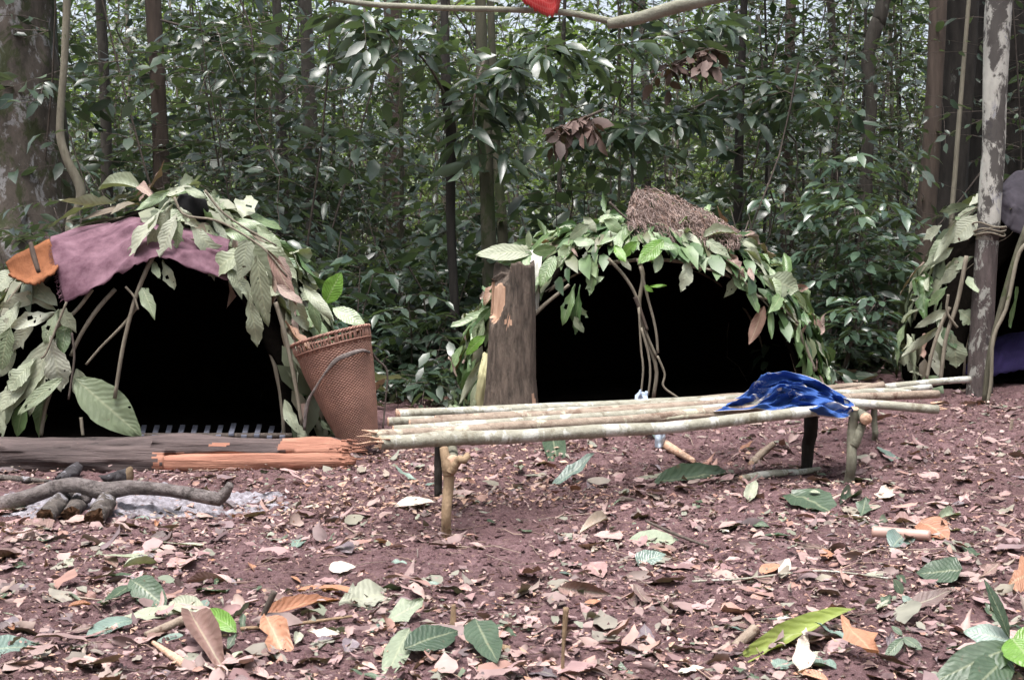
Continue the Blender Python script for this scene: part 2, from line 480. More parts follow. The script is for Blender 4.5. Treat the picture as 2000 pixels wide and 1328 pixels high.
# ================================================================ the ground: one sheet out to the horizon
def axis(a, b, st, far, g=1.25):
    c = list(np.arange(a, b + 1e-6, st)); s = st; v = b
    while v < far: s *= g; v += s; c.append(v)
    s = st; v = a; lo = []
    while v > -far: s *= g; v -= s; lo.append(v)
    return np.array(lo[::-1] + c)
gx = axis(-3.4, 4.2, .024, 220); gy = axis(2.5, 9.2, .024, 220)
X, Y = np.meshgrid(gx, gy)
# small mounds and trodden hollows of the camp floor
ZZ = Z(X, Y)
ii = np.arange(len(gy) - 1)[:, None] * len(gx) + np.arange(len(gx) - 1)[None]
Q = np.stack([ii, ii + 1, ii + 1 + len(gx), ii + len(gx)], -1).reshape(-1, 4)

def soil_mat():
    m, nt, out = newmat('forest_soil'); L = nt.links
    tc = N(nt, 'ShaderNodeTexCoord'); o = tc.outputs['Object']
    def nz(s, d=6., r=.65, dist=0.):
        n = N(nt, 'ShaderNodeTexNoise', i_Scale=float(s), i_Detail=d, i_Roughness=r, i_Distortion=dist); L.new(o, n.inputs['Vector']); return n.outputs['Fac']
    r = ramp(nt, [(.32, (.042, .022, .025)), (.48, (.155, .086, .092)), (.68, (.34, .215, .225))]); L.new(math_(nt, 'ADD', math_(nt, 'MULTIPLY', nz(17, 10., .78), .6), math_(nt, 'MULTIPLY', nz(120, 6., .8), .4)), r.inputs[0]); c = r.outputs[0]
    w = N(nt, 'ShaderNodeMapRange', i_1=.45, i_2=.65); L.new(nz(.9, 4.), w.inputs[0])
    c = mixc(nt, math_(nt, 'MULTIPLY', w.outputs[0], .35), c, (.075, .040, .035))
    v = N(nt, 'ShaderNodeTexVoronoi', i_Scale=95.0); L.new(o, v.inputs['Vector'])
    sp_ = N(nt, 'ShaderNodeMapRange', i_1=.80, i_2=.9); L.new(v.outputs['Color'], sp_.inputs[0])
    c = mixc(nt, math_(nt, 'MULTIPLY', sp_.outputs[0], .55), c, (.30, .20, .16))
    v3 = N(nt, 'ShaderNodeTexVoronoi', i_Scale=60.0); L.new(o, v3.inputs['Vector'])
    s3 = N(nt, 'ShaderNodeMapRange', i_1=.86, i_2=.92); L.new(v3.outputs['Color'], s3.inputs[0])
    c = mixc(nt, math_(nt, 'MULTIPLY', s3.outputs[0], .6), c, (.06, .03, .025))
    b = N(nt, 'ShaderNodeBsdfPrincipled'); b.inputs['Roughness'].default_value = .85; b.inputs['Specular IOR Level'].default_value = .3
    L.new(c, b.inputs['Base Color'])
    h = math_(nt, 'ADD', nz(45, 8., .75), math_(nt, 'MULTIPLY', nz(160, 4., .7), .4))
    bp = N(nt, 'ShaderNodeBump', i_Strength=.9, i_Distance=.03); L.new(h, bp.inputs['Height']); L.new(bp.outputs[0], b.inputs['Normal'])
    L.new(b.outputs[0], out.inputs[0]); return m
M_soil = soil_mat()
ground = mk('ground', np.stack([X, Y, ZZ], -1).reshape(-1, 3), Q, M_soil, atzero=True)
tag(ground, 'trampled reddish brown forest soil of the camp clearing', kind='structure')

# ================================================================ trees
LIB = {}
def crown_cloud(name, mat, parent, starts, dirs, blen, nn, leaf, kind=4, twig=.004, tmat=None, **k):
    (p, d, n, ln, wd, rn), lines = sprays(np.asarray(starts, float), np.asarray(dirs, float), np.asarray(blen, float), nn, np.asarray(leaf, float), **k)
    V, Fc, r, uv = leaf_cloud(p, d, n, ln, wd, rn, kind)
    o = mk(name, V, Fc, mat, parent, uv=uv, rnd=r, smooth=True)
    if twig:
        tv, tq = twigs(lines, twig)
        mk('twigs', tv, tq, tmat or M_twig, o if parent is not None else None)['kind'] = 'stuff'
    return o

def rdir(n, up=(-.2, .5)):
    a = rng.uniform(0, 2 * np.pi, n)
    return np.stack([np.cos(a), np.sin(a), rng.uniform(*up, n)], -1)

def tree(name, label, cat, pts, y, mat, group=None, top=9.0, crown=True, sides=18, rough=.06, flare=1.3, fr=2.0, mt=None, base=None):
    """pts: (px, py, width_px) down the visible trunk, standing at distance y"""
    P = [at(a, b, y) for a, b, w in pts]; R = [w * .5 * y / F for a, b, w in pts]
    d0 = P[0] - P[1]
    lowx = P[-1][0] if base is None else base
    gz = float(T(lowx, y)) - .08
    if P[-1][2] > gz + .05: P.append(np.array([lowx, y, gz])); R.append(R[-1] * flare)
    k = (top - P[0][2]); sl = np.clip(d0[:2] / max(d0[2], .05), -.25, .25)
    up1 = P[0] + np.array([sl[0] * k * .4, sl[1] * k * .4, k * .5]); up2 = P[0] + np.array([sl[0] * k * .5, sl[1] * .5, k])
    P = [up2, up1] + P; R = [R[0] * .65, R[0] * .85] + R
    root = empty(name, P[-1], label, cat, group)
    n = 44
    path = spline(P, n); rad = np.interp(np.linspace(0, 1, n), np.linspace(0, 1, len(R)), R)
    V, Q, Tt, uv = tube_geo(path, rad, sides, rough=rough, seed=int(abs(pts[0][0])) % 97, fr=fr)
    mk('trunk', V, [Q, Tt], mat, root, uv=uv)
    if crown:
        nb = 34
        s = np.array([up2 * (1 - t) + up1 * t for t in rng.random(nb) * .6])
        crown_cloud('crown', M_forest, root, s, rdir(nb, (.0, .8)), rng.uniform(1.2, 2.6, nb), 8, rng.uniform(.25, .38, nb), kind=4, twig=.012)
    return root

B_big = bark_mat('lichen_bark', (.040, .034, .028), (.105, .086, .074), patch=(.21, .205, .21), pth=.54, pscale=7.0, moss=(.03, .04, .012), mossth=.50, scale=9, stretch=.5)
B_brown = bark_mat('brown_bark', (.050, .038, .032), (.115, .086, .070), patch=(.17, .15, .13), pth=.62, scale=16, stretch=.15)
B_grey = bark_mat('grey_bark', (.038, .033, .028), (.10, .088, .076), patch=(.16, .16, .14), pth=.6, scale=14)
B_dark = bark_mat('dark_bark', (.014, .012, .011), (.042, .036, .032), patch=(.11, .11, .10), pth=.66, scale=14)
B_olive = bark_mat('olive_bark', (.055, .055, .038), (.115, .105, .075), patch=(.17, .18, .13), pth=.63, scale=14, moss=(.04, .055, .02))
B_pale = bark_mat('pale_lichen_bark', (.28, .27, .25), (.46, .45, .41), patch=(.24, .24, .26), pth=.57, scale=12, stretch=.5, dark=(.04, .034, .033), darkth=.50, darkscale=6.0, bump=.3)
B_palelow = bark_mat('mauve_bark', (.042, .034, .033), (.115, .092, .089), patch=(.29, .29, .265), pth=.53, pscale=12, scale=22, dark=(.03, .026, .026), darkth=.6)
B_liana = bark_mat('liana_bark', (.14, .125, .095), (.25, .225, .175), patch=(.09, .10, .05), pth=.6, scale=16)

tree('buttressed_tree', 'huge lichen-mottled trunk at the left edge behind the purple-draped hut', 'tree',
     [(12, -10, 176), (18, 150, 190), (26, 300, 205), (35, 430, 240), (38, 520, 300)], 10.6, B_big, rough=.10, sides=40, flare=1.35, fr=1.2, top=11)
tree('liana', 'thin pale crooked liana in front of the huge lichen-mottled trunk', 'liana',
     [(131, -8, 15), (126, 120, 14), (117, 250, 15), (130, 310, 17), (158, 372, 20), (146, 425, 18), (136, 460, 18)], 9.9, B_liana, crown=False, sides=10, rough=.12, top=6, fr=5)
tree('slim_tree', 'slim dark grey trunk between the huge trunk and the brown one', 'tree', [(196, -8, 20), (203, 140, 20), (208, 300, 22)], 12.5, B_grey, 'forest trees')
tree('brown_tree', 'straight reddish brown trunk rising behind the purple-draped hut', 'tree', [(298, -8, 31), (306, 120, 29), (312, 250, 30), (316, 370, 33)], 11.2, B_brown, 'forest trees', rough=.04)
tree('grey_tree', 'slender grey trunk, first of the close pair behind the basket', 'tree', [(540, -8, 17), (546, 150, 19), (553, 380, 22)], 14.5, B_grey, 'forest trees')
tree('grey_tree', 'thicker grey trunk, second of the close pair behind the basket', 'tree', [(596, -8, 24), (603, 160, 27), (612, 380, 30)], 15.0, B_grey, 'forest trees')
tree('reddish_tree', 'faint reddish trunk deep in the forest between basket and stump', 'tree', [(765, -8, 30), (768, 180, 33), (772, 350, 36)], 18.5, B_brown, 'forest trees')
tree('sapling', 'dark leaning sapling with bare lower stem between basket and stump', 'tree', [(868, 30, 15), (872, 190, 21), (881, 260, 20), (880, 420, 18), (888, 600, 18), (893, 745, 21)], 9.5, B_dark, crown=False, sides=12, rough=.1, top=3.6, fr=4)
tree('mossy_tree', 'olive mossy trunk standing right behind the broken stump', 'tree', [(938, -8, 22), (945, 200, 26), (952, 400, 29), (957, 560, 31)], 10.0, B_olive, crown=True, rough=.08)
tree('mossy_tree', 'thinner olive stem leaning beside the mossy trunk behind the stump', 'tree', [(962, 120, 15), (970, 310, 18), (982, 470, 20)], 10.6, B_olive, crown=True, sides=12)
tree('dark_sapling', 'dark straight sapling behind the net-topped hut', 'tree', [(1452, 40, 14), (1446, 180, 17), (1442, 370, 18), (1440, 450, 18)], 12.0, B_dark, crown=True, sides=12)
tree('crooked_tree', 'grey crooked trunk bending at its top, between the net-topped hut and pale post tree', 'tree', [(1728, -8, 27), (1712, 50, 28), (1694, 120, 24), (1702, 200, 22), (1694, 300, 24), (1690, 420, 26)], 12.4, B_grey, rough=.1, fr=3)
tree('brown_tree', 'pinkish brown trunk, first of the dark cluster at the far right', 'tree', [(1833, -8, 33), (1826, 150, 32), (1818, 300, 34), (1806, 470, 38)], 11.4, B_brown, 'trees of the cluster at right')
tree('fluted_tree', 'broad dark fluted trunk just behind the pinkish brown one', 'tree', [(1876, -8, 62), (1868, 150, 62), (1856, 320, 66), (1846, 470, 78)], 12.0, B_dark, 'trees of the cluster at right', rough=.22, sides=26, fr=.8)
tree('fluted_tree', 'very broad dark trunk filling the gap behind the pale post tree', 'tree', [(1952, -8, 120), (1948, 150, 120), (1944, 320, 126), (1940, 480, 140)], 13.4, B_dark, 'trees of the cluster at right', rough=.18, sides=26, fr=.8)
tree('pale_sapling', 'thin pale stem in front of the dark fluted trunks', 'tree', [(1893, -8, 8), (1880, 150, 9), (1866, 330, 10), (1858, 450, 10)], 11.0, B_liana, crown=False, sides=8, top=4.5)
tree('thin_tree', 'thin straight trunk below the bright sky gap at top right', 'tree', [(1252, -8, 17), (1258, 120, 17), (1262, 260, 18)], 16.5, B_grey, 'forest trees')
tree('thin_tree', 'thin trunk just right of the bright sky gaps', 'tree', [(1545, -8, 20), (1540, 200, 20), (1538, 330, 22)], 17.0, B_brown, 'forest trees')
tree('thin_tree', 'slim trunk far behind the crooked grey one', 'tree', [(1622, -8, 15), (1630, 150, 15), (1634, 320, 16)], 18.0, B_grey, 'forest trees')

# pale post tree, tied with a vine: light lichen above, mauve bark below
def post_tree():
    y = 8.0
    g = G(1913, 772)
    y = g[1]
    pts = [(1956, -60, 50), (1950, 20, 50), (1944, 150, 46), (1941, 280, 43), (1934, 380, 44), (1928, 470, 43)]
    low = [(1928, 470, 43), (1922, 560, 43), (1917, 660, 44), (1913, 775, 50)]
    root = empty('post_tree', (g[0], g[1], g[2] - .05), 'pale trunk with dark blotches standing at the right hut, vine tied round it', 'tree')
    def seg(nm, p, mat, ext=False):
        P = [at(a, b, y) for a, b, w in p]; R = [w * .5 * y / F for a, b, w in p]
        if ext:
            P = [P[0] + np.array([.25, .1, 3.2]), P[0] + np.array([.1, .03, 1.5])] + P; R = [R[0] * .7, R[0] * .85] + R
        path = spline(P, 40); rad = np.interp(np.linspace(0, 1, 40), np.linspace(0, 1, len(R)), R)
        V, Q, Tt, uv = tube_geo(path, rad, 26, rough=.06, seed=4, fr=3, caps=ext); return mk(nm, V, [Q, Tt] if ext else [Q], mat, root, uv=uv)
    seg('trunk', pts, B_pale, True); b = seg('lower_trunk', low, B_palelow)
    b['label'] = 'mauve brown lower trunk'
    nb = 26; c = at(1960, -60, y) + np.array([.2, .1, 3.0])
    crown_cloud('crown', M_forest, root, c + rng.normal(0, .15, (nb, 3)), rdir(nb, (0, .8)), rng.uniform(.8, 1.8, nb), 8, rng.uniform(.2, .3, nb), kind=4, twig=.01)
    # vine ring
    c = at(1931, 452, y); r = 27 * y / F
    g2 = Geo()
    for k, (dz, tl) in enumerate(((.012, .16), (-.018, -.10), (.0, .05), (.03, .2))):
        a = np.linspace(0, 2 * np.pi, 25)
        ring = np.stack([c[0] + r * (1.05 + .05 * k) * np.cos(a), c[1] + r * 1.05 * np.sin(a), c[2] + dz + tl * r * np.cos(a + k) + .01 * np.sin(3 * a + k)], -1)
        g2.tube(ring, .0065, 6, caps=False)
    v = g2.build('vine_tie', M_stick); tag(v, 'coiled brown vine tied round the pale post tree', 'vine')
post_tree()

# ================================================================ the forest behind
def plants(n, xs, ys, h, nb, nn, leaf, blen=(.3, .7), low=.15, kind=4, aspect=.42, fill=None, keep=None):
    """many plants: stems with branches -> leaf arrays and stem lines"""
    y = rng.uniform(*ys, n) if fill is None else fill[1]
    x = (rng.uniform(-1, 1, n) * (y * xs[0] + xs[1])) if fill is None else fill[0]
    hh = h(y, n)
    z = T(x, y)
    lean = rng.normal(0, .18, (n, 2)) * hh[:, None]
    t = low + (1 - low) * rng.random((n, nb)) ** .85
    st = np.stack([x[:, None] + lean[:, :1] * t, y[:, None] + lean[:, 1:] * t, z[:, None] + hh[:, None] * t], -1).reshape(-1, 3)
    B = n * nb
    bl = rng.uniform(*blen, B) * np.repeat(np.clip(hh / 2.2, .45, 1.5), nb)
    lf = leaf * rng.uniform(.55, 1.6, n).repeat(nb)
    asp = rng.uniform(aspect * .7, aspect * 1.25, n).repeat(nb)
    res, lines = sprays(st, rdir(B, (-.2, .55)), bl, nn, lf, aspect=asp, droop=.6, drop=.1, jit=.55)
    tt = np.linspace(0, 1, 9)
    stems = np.stack([x[:, None] + lean[:, :1] * tt, y[:, None] + lean[:, 1:] * tt, z[:, None] - .05 + hh[:, None] * tt], -1)
    ph_ = rng.uniform(0, 6.3, (n, 1, 1)); stems = stems + np.sin(tt[None, :, None] * rng.uniform(4, 11, (n, 1, 1)) + ph_ + np.array([0, 1.6, 0])) * np.array([.09, .07, 0]) * tt[None, :, None]
    if keep is not None:
        k = keep(res[0]); res = [a[k] for a in res]
    return res, lines, stems, hh

def stuff(name, label, sets, mat, kind, tw=.004, stem=.0042):
    V = []; Fc = []; R = []; U = []; n0 = 0
    for res, lines, stems, hh in sets:
        v, f, r, u = leaf_cloud(*res, kind=kind)
        V.append(v); Fc.append(f + n0); R.append(r); U.append(u); n0 += len(v)
    TQ = []; mi = [np.zeros(sum(len(f) for f in Fc))]
    for res, lines, stems, hh in sets:
        for L_, r_ in ((lines, tw), (stems, stem * np.clip(hh / 1.5, .5, 4))):
            if tw == 0 and L_ is lines: continue
            tv, tq = twigs(L_, r_); V.append(tv); TQ.append(tq + n0); n0 += len(tv)
            R.append(np.full(len(tv), .5)); U.append(np.zeros((len(tv), 2)))
    Qs = np.vstack(TQ)
    o = mk(name, np.vstack(V), [np.vstack(Fc), Qs], [mat, M_twig], uv=np.vstack(U), rnd=np.concatenate(R), mi=np.concatenate(mi + [np.ones(len(Qs))]), atzero=True)
    return tag(o, label, kind='stuff')

clear = lambda p: (p[:, 1] > 9.3 + .25 * np.sin(p[:, 0] * 2.1))
S1 = plants(190, (.5, 1.0), (9.9, 14.5), lambda y, n: rng.uniform(.35, 1.5, n), 14, 7, .14, blen=(.35, .75), low=.2, kind=8, keep=clear)
inhut = lambda x, y: (((x + 2.27) / 1.2) ** 2 + ((y - 7.8) / 1.12) ** 2 < 1) | (((x - .9) / 1.3) ** 2 + ((y - 8.62) / 1.16) ** 2 < 1) | (((x - 3.9) / 1.15) ** 2 + ((y - 8.95) / 1.05) ** 2 < 1)
hx = rng.uniform(-2.2, 4.4, 420); hy = rng.uniform(8.2, 11.2, 420); hk = ~inhut(hx, hy) & ((hx < -.1) | (hx > 1.9)) & (hy > 8.5 + .4 * (hx > 1.9)); hx = hx[hk]; hy = hy[hk]
S0 = plants(len(hx), None, None, lambda y, n: rng.uniform(.10, .42, n), 7, 5, .13, blen=(.35, .6), low=.3, kind=8, fill=(hx, hy))
S2 = plants(95, (.5, 1.0), (10.4, 17), lambda y, n: rng.uniform(1.6, 5.4, n), 28, 9, .135, blen=(.5, 1.2), low=.2, kind=8, keep=clear)
stuff('undergrowth', 'dense dark green understorey leaves filling the space behind the huts', [S0, S1, S2], M_under, 8)
S3 = plants(95, (.5, 1.5), (15.5, 28), lambda y, n: rng.uniform(.45, 1.2, n) * (.27 * y + 1.2), 48, 8, .16, blen=(.7, 1.7), low=.12)
S3b = plants(110, (.5, 1.5), (14, 26), lambda y, n: rng.uniform(.6, 1.6, n), 16, 7, .19, blen=(.4, .9), low=.1)
stuff('forest', 'tangled mass of far forest foliage with bright gaps', [S3, S3b], M_forest, 4, tw=.004, stem=.0045)
S6 = plants(110, (.5, 3), (52, 78), lambda y, n: rng.uniform(.5, 1.1, n) * (.125 * y + 1.0), 46, 7, .7, blen=(1.5, 3.2), low=.02)
S4 = plants(165, (.5, 2), (28, 54), lambda y, n: rng.uniform(.55, 1.3, n) * (.26 * y + 1.0), 60, 7, .30, blen=(1.0, 2.6), low=.05)
# the forest closes round the clearing on the other sides as well
na = 130; an = rng.uniform(math.radians(150), math.radians(390), na); ra = rng.uniform(9, 22, na)
S5 = plants(na, None, None, lambda y, n: rng.uniform(3, 9, n), 34, 6, .5, blen=(.8, 1.6), low=.03, fill=(ra * np.cos(an), 4 + ra * np.sin(an)))
stuff('far_forest', 'farthest pale green forest foliage against the sky', [S4, S5, S6], M_far, 2, tw=0, stem=.012)

# hanging vines and fallen twigs tangled through the understorey
nv_ = 170; vy = rng.uniform(9.8, 19, nv_); vx = rng.uniform(-1, 1, nv_) * (vy * .48 + .5)
A_ = np.stack([vx, vy, T(vx, vy) + rng.uniform(.2, 5, nv_)], -1); B_v = A_ + np.stack([rng.normal(0, .8, nv_), rng.normal(0, .4, nv_), -rng.uniform(.1, 2.6, nv_)], -1); B_v[:, 2] = np.maximum(B_v[:, 2], T(B_v[:, 0], B_v[:, 1]))
tq_ = np.linspace(0, 1, 9)[None, :, None]; sag = np.stack([rng.normal(0, .18, nv_), rng.normal(0, .1, nv_), -rng.uniform(0, .5, nv_)], -1)[:, None]
vl = A_[:, None] * (1 - tq_) + B_v[:, None] * tq_ + sag * np.sin(np.pi * tq_) + .04 * np.sin(tq_ * 14 + np.arange(nv_)[:, None, None])
tv, tq = twigs(vl, rng.uniform(.004, .012, nv_)); vo = mk('vines', tv, tq, M_twig, atzero=True); tag(vo, 'thin tangled vines and fallen twigs hanging through the understorey', kind='stuff')
# thin saplings one can pick out in the depth of the forest
for k in range(34):
    px = rng.uniform(60, 1790); y = rng.uniform(12, 24); hz = rng.uniform(3.2, 5.2) * y / 14
    x = (px - 1000) / F * y; z = float(T(x, y))
    base = np.array([x, y, z - .05])
    lean = rng.normal(0, .05, 2)
    P = [base, base + [lean[0] * hz * .5 + rng.normal(0, .04), lean[1], hz * .5], base + [lean[0] * hz, lean[1], hz]]
    root = empty('forest_sapling', base, 'thin upright sapling stem deep among the forest foliage', 'sapling', 'thin saplings deep in the forest')
    r0 = rng.uniform(.016, .042)
    V, Q, Tt, uv = tube_geo(spline(P, 14), np.linspace(r0, r0 * .55, 14), 7, rough=.1, seed=k)
    mk('stem', V, [Q, Tt], [B_liana, B_grey, B_dark, B_olive][k % 4], root, uv=uv)
    nb = 18; tt = rng.uniform(.45, 1, nb)
    crown_cloud('crown', M_forest, root, spline(P, 50)[(tt * 49).astype(int)], rdir(nb), rng.uniform(.35, .8, nb), 7, np.full(nb, .17), kind=4, twig=.004)

# ---- shrubs near enough to pick out
def shrub(name, label, px, py, y, h, w, mat, nb=22, nn=7, leaf=.17, asp=.36, group='shrubs at the forest edge', cat='shrub', stems=3, low=.25):
    b = at(px, py, y); z = float(T(b[0], y)); b = np.array([b[0], y, z])
    root = empty(name, b, label, cat, group)
    g = Geo(); st = []
    for s in range(stems):
        a = rng.uniform(0, 6.28); tip = b + np.array([math.cos(a) * w * .4, math.sin(a) * w * .3, h * rng.uniform(.75, 1)])
        P = spline([b + [0, 0, -.03], b * .5 + tip * .5 + rng.normal(0, .04, 3), tip], 12)
        g.tube(P, np.linspace(.011, .004, 12), 6); st.append(P)
    g.build('stem', M_twig, root)
    S = np.array([st[k % stems][int(2 + 9.9 * (low + (1 - low) * rng.random()))] if low < .9 else st[k % stems][-1] for k in range(nb)])
    crown_cloud('foliage', mat, root, S, rdir(nb, (.0, .6)), rng.uniform(.5, 1.0, nb) * w * .6, nn, np.full(nb, leaf), kind=8, twig=.0035, aspect=asp)
    return root

shrub('leafy_shrub', 'bluish green leafy shrub right behind the net-topped hut, beside its net', 1500, 620, 10.2, 1.45, .8, M_shrub, nb=26)
shrub('leafy_shrub', 'tall pale green shrub midway between the net-topped hut and the post tree', 1610, 640, 10.0, 1.65, 1.0, M_shrub, nb=34, leaf=.19)
shrub('leafy_shrub', 'bushy shrub next to the leaf wall of the right hut', 1730, 640, 9.8, 1.25, .9, M_shrub, nb=28)
shrub('leafy_shrub', 'low shrub at the right foot of the net-topped hut', 1640, 720, 9.3, .6, .7, M_shrub, nb=20, leaf=.15)
shrub('leafy_shrub', 'low dark shrub between the basket and the dark leaning sapling', 800, 720, 9.6, .75, .9, M_under, nb=26, leaf=.17)
shrub('leafy_shrub', 'broad leafy shrub behind the basket, beside the hut flank', 700, 640, 9.7, 1.0, .9, M_shrub, nb=28, leaf=.18)
shrub('leafy_shrub', 'dense shrub just left of the broken stump', 850, 640, 10.2, 1.25, 1.1, M_under, nb=34, leaf=.18)
shrub('leafy_shrub', 'pale leafy shrub over the shoulder of the purple-draped hut', 560, 560, 9.6, 1.45, .8, M_shrub, nb=22, leaf=.18)
shrub('leafy_shrub', 'dark feathery shrub at the foot of the huge trunk', 60, 520, 9.4, 1.5, .9, M_under, nb=30, leaf=.16, asp=.28)
shrub('leafy_shrub', 'dim shrub between the huge trunk and the hut top', 190, 500, 9.9, 1.5, .9, M_under, nb=28, leaf=.15)
shrub('leafy_shrub', 'dark shrub in the gap behind the stump top', 1090, 560, 10.4, 1.5, .9, M_under, nb=28, leaf=.18)
shrub('leafy_shrub', 'shrub peeping over the left slope of the net heap', 1180, 560, 10.8, 1.8, 1.0, M_shrub, nb=28, leaf=.17)

# ---- the boughs that hang over the camp at top centre: large leaves, with dead bunches caught in them
def bough(name, label, pts, y, nb, leaf, mat, blen=(.25, .55), nn=6, asp=.36, r=.012, kind=8, up=(-.5, .35)):
    P = spline([at(a, b, y + dy) for a, b, dy in pts], 24)
    root = empty(name, P[0], label, 'bough', 'boughs hanging over the camp')
    V, Q, Tt, uv = tube_geo(P, np.linspace(r, r * .35, 24), 7, rough=.1, seed=nb)
    mk('limb', V, [Q, Tt], M_twig, root, uv=uv)
    k = rng.integers(4, 24, nb)
    crown_cloud('foliage', mat, root, P[k], rdir(nb, up), rng.uniform(*blen, nb), nn, np.full(nb, leaf), kind=kind, twig=.003, aspect=asp, rise=.12, jit=.5)
bough('leafy_bough', 'dark leafy bough spreading over the leaning sapling', [(872, 190, 0), (830, 120, -.2), (760, 60, -.3), (690, 20, -.4)], 9.4, 26, .21, M_under)
bough('leafy_bough', 'leafy bough reaching from the mossy trunk towards the hanging red cloth', [(945, 230, 0), (985, 160, -.3), (1030, 110, -.5), (1090, 80, -.6)], 9.8, 26, .22, M_under)
bough('leafy_bough', 'drooping bough with long leaves beside the mossy trunk', [(945, 120, 0), (930, 170, -.3), (925, 240, -.4), (940, 300, -.4)], 9.7, 16, .27, M_under, asp=.26, blen=(.15, .35))
bough('leafy_bough', 'leafy bough in the middle above the net heap', [(1445, 160, 0), (1380, 200, -.8), (1300, 230, -1.2), (1200, 260, -1.5)], 11.6, 34, .22, M_under)
bough('leafy_bough', 'leafy bough right of the dark straight sapling', [(1448, 120, 0), (1500, 160, -.6), (1560, 190, -1.), (1620, 210, -1.2)], 11.6, 26, .22, M_under)
bough('leafy_bough', 'high leafy bough across the top under the branch fork', [(1445, 20, 0), (1380, 50, -.8), (1300, 70, -1.2), (1200, 90, -1.5)], 11.6, 26, .22, M_under)
bough('leafy_bough', 'fine-leaved bough hanging high between the brown trunk and grey pair', [(315, 40, 0), (390, 60, -.3), (470, 80, -.6), (540, 120, -.8)], 11.0, 34, .15, M_under, blen=(.3, .7), nn=8)
bough('dead_bough', 'bunch of curled dead brown leaves caught above the net-topped hut', [(1180, 215, 0), (1130, 235, 0), (1080, 255, 0)], 9.2, 12, .15, M_dead, blen=(.06, .2), nn=6, up=(-1.2, .3), asp=.45)
bough('dead_bough', 'ragged bunch of dead leaves high above the net heap', [(1420, 90, 0), (1360, 105, 0), (1310, 130, 0)], 10.2, 20, .14, M_dead, blen=(.08, .22), nn=4, up=(-1.2, .2), asp=.5)

# ================================================================ single leaves as objects
def leaf_geo(seed, aspect=.4, shape='ell', bite=.0, curl=.15, fold=.12, nt=9, nu=4, wave=.02, holes=0, roll=0.0):
    r = np.random.default_rng(seed)
    t = np.linspace(0, 1, nt); u = np.linspace(-1, 1, nu + 1)
    if shape == 'ell': w = np.sin(np.pi * t ** .9) ** .75
    elif shape == 'obo': w = np.sin(np.pi * t ** 1.35) ** .8
    elif shape == 'ovate': w = np.sin(np.pi * t ** .65) ** .8
    else: w = np.sin(np.pi * t) ** .5
    w = np.maximum(w, .03) * aspect * .5
    w[-1] = .004; w[0] = .012
    W = np.repeat(w[:, None], nu + 1, 1) * u[None]
    if bite:
        b = 1 - bite * r.random((nt, 2)) ** 2.2 * 1.0
        W[:, 0] *= b[:, 0]; W[:, -1] *= b[:, 1]
        W[:, 1] *= np.minimum(1, b[:, 0] * 1.6); W[:, -2] *= np.minimum(1, b[:, 1] * 1.6)
    Tt = np.repeat(t[:, None], nu + 1, 1) + (r.normal(0, .012, (nt, nu + 1)) if nt > 3 else 0)
    Tt[0] = 0; 
    ang = roll * W / (aspect * .5 + 1e-6)
    wv = sum(r.normal(0, .6) * np.sin(r.uniform(2, 7 + 3 * k) * Tt + r.uniform(0, 6) + u[None] * r.uniform(.5, 2.5)) for k in range(4))
    Zz = fold * np.abs(W) + wave * wv * (.35 + .65 * np.abs(u[None])) + .008 * r.normal(0, 1, (nt, nu + 1)) - curl * (Tt ** 2) * np.sign(r.random() + .2)
    Zz = Zz + .25 * roll * W ** 2 / aspect
    bend = r.normal(0, .10)
    Xx = W * (np.cos(ang * .8) if roll else 1) + bend * Tt ** 2
    V = np.stack([Xx, Tt, Zz], -1).reshape(-1, 3)
    uv = np.stack([np.repeat(u[None], nt, 0), Tt], -1).reshape(-1, 2)
    i = np.arange(nt - 1)[:, None] * (nu + 1) + np.arange(nu)[None]
    Q = np.stack([i, i + 1, i + nu + 2, i + nu + 1], -1).reshape(-1, 4)
    if holes:
        k = r.permutation(len(Q))[:holes]; mask = np.ones(len(Q), bool); mask[k] = False; Q = Q[mask]
    return V, Q, uv

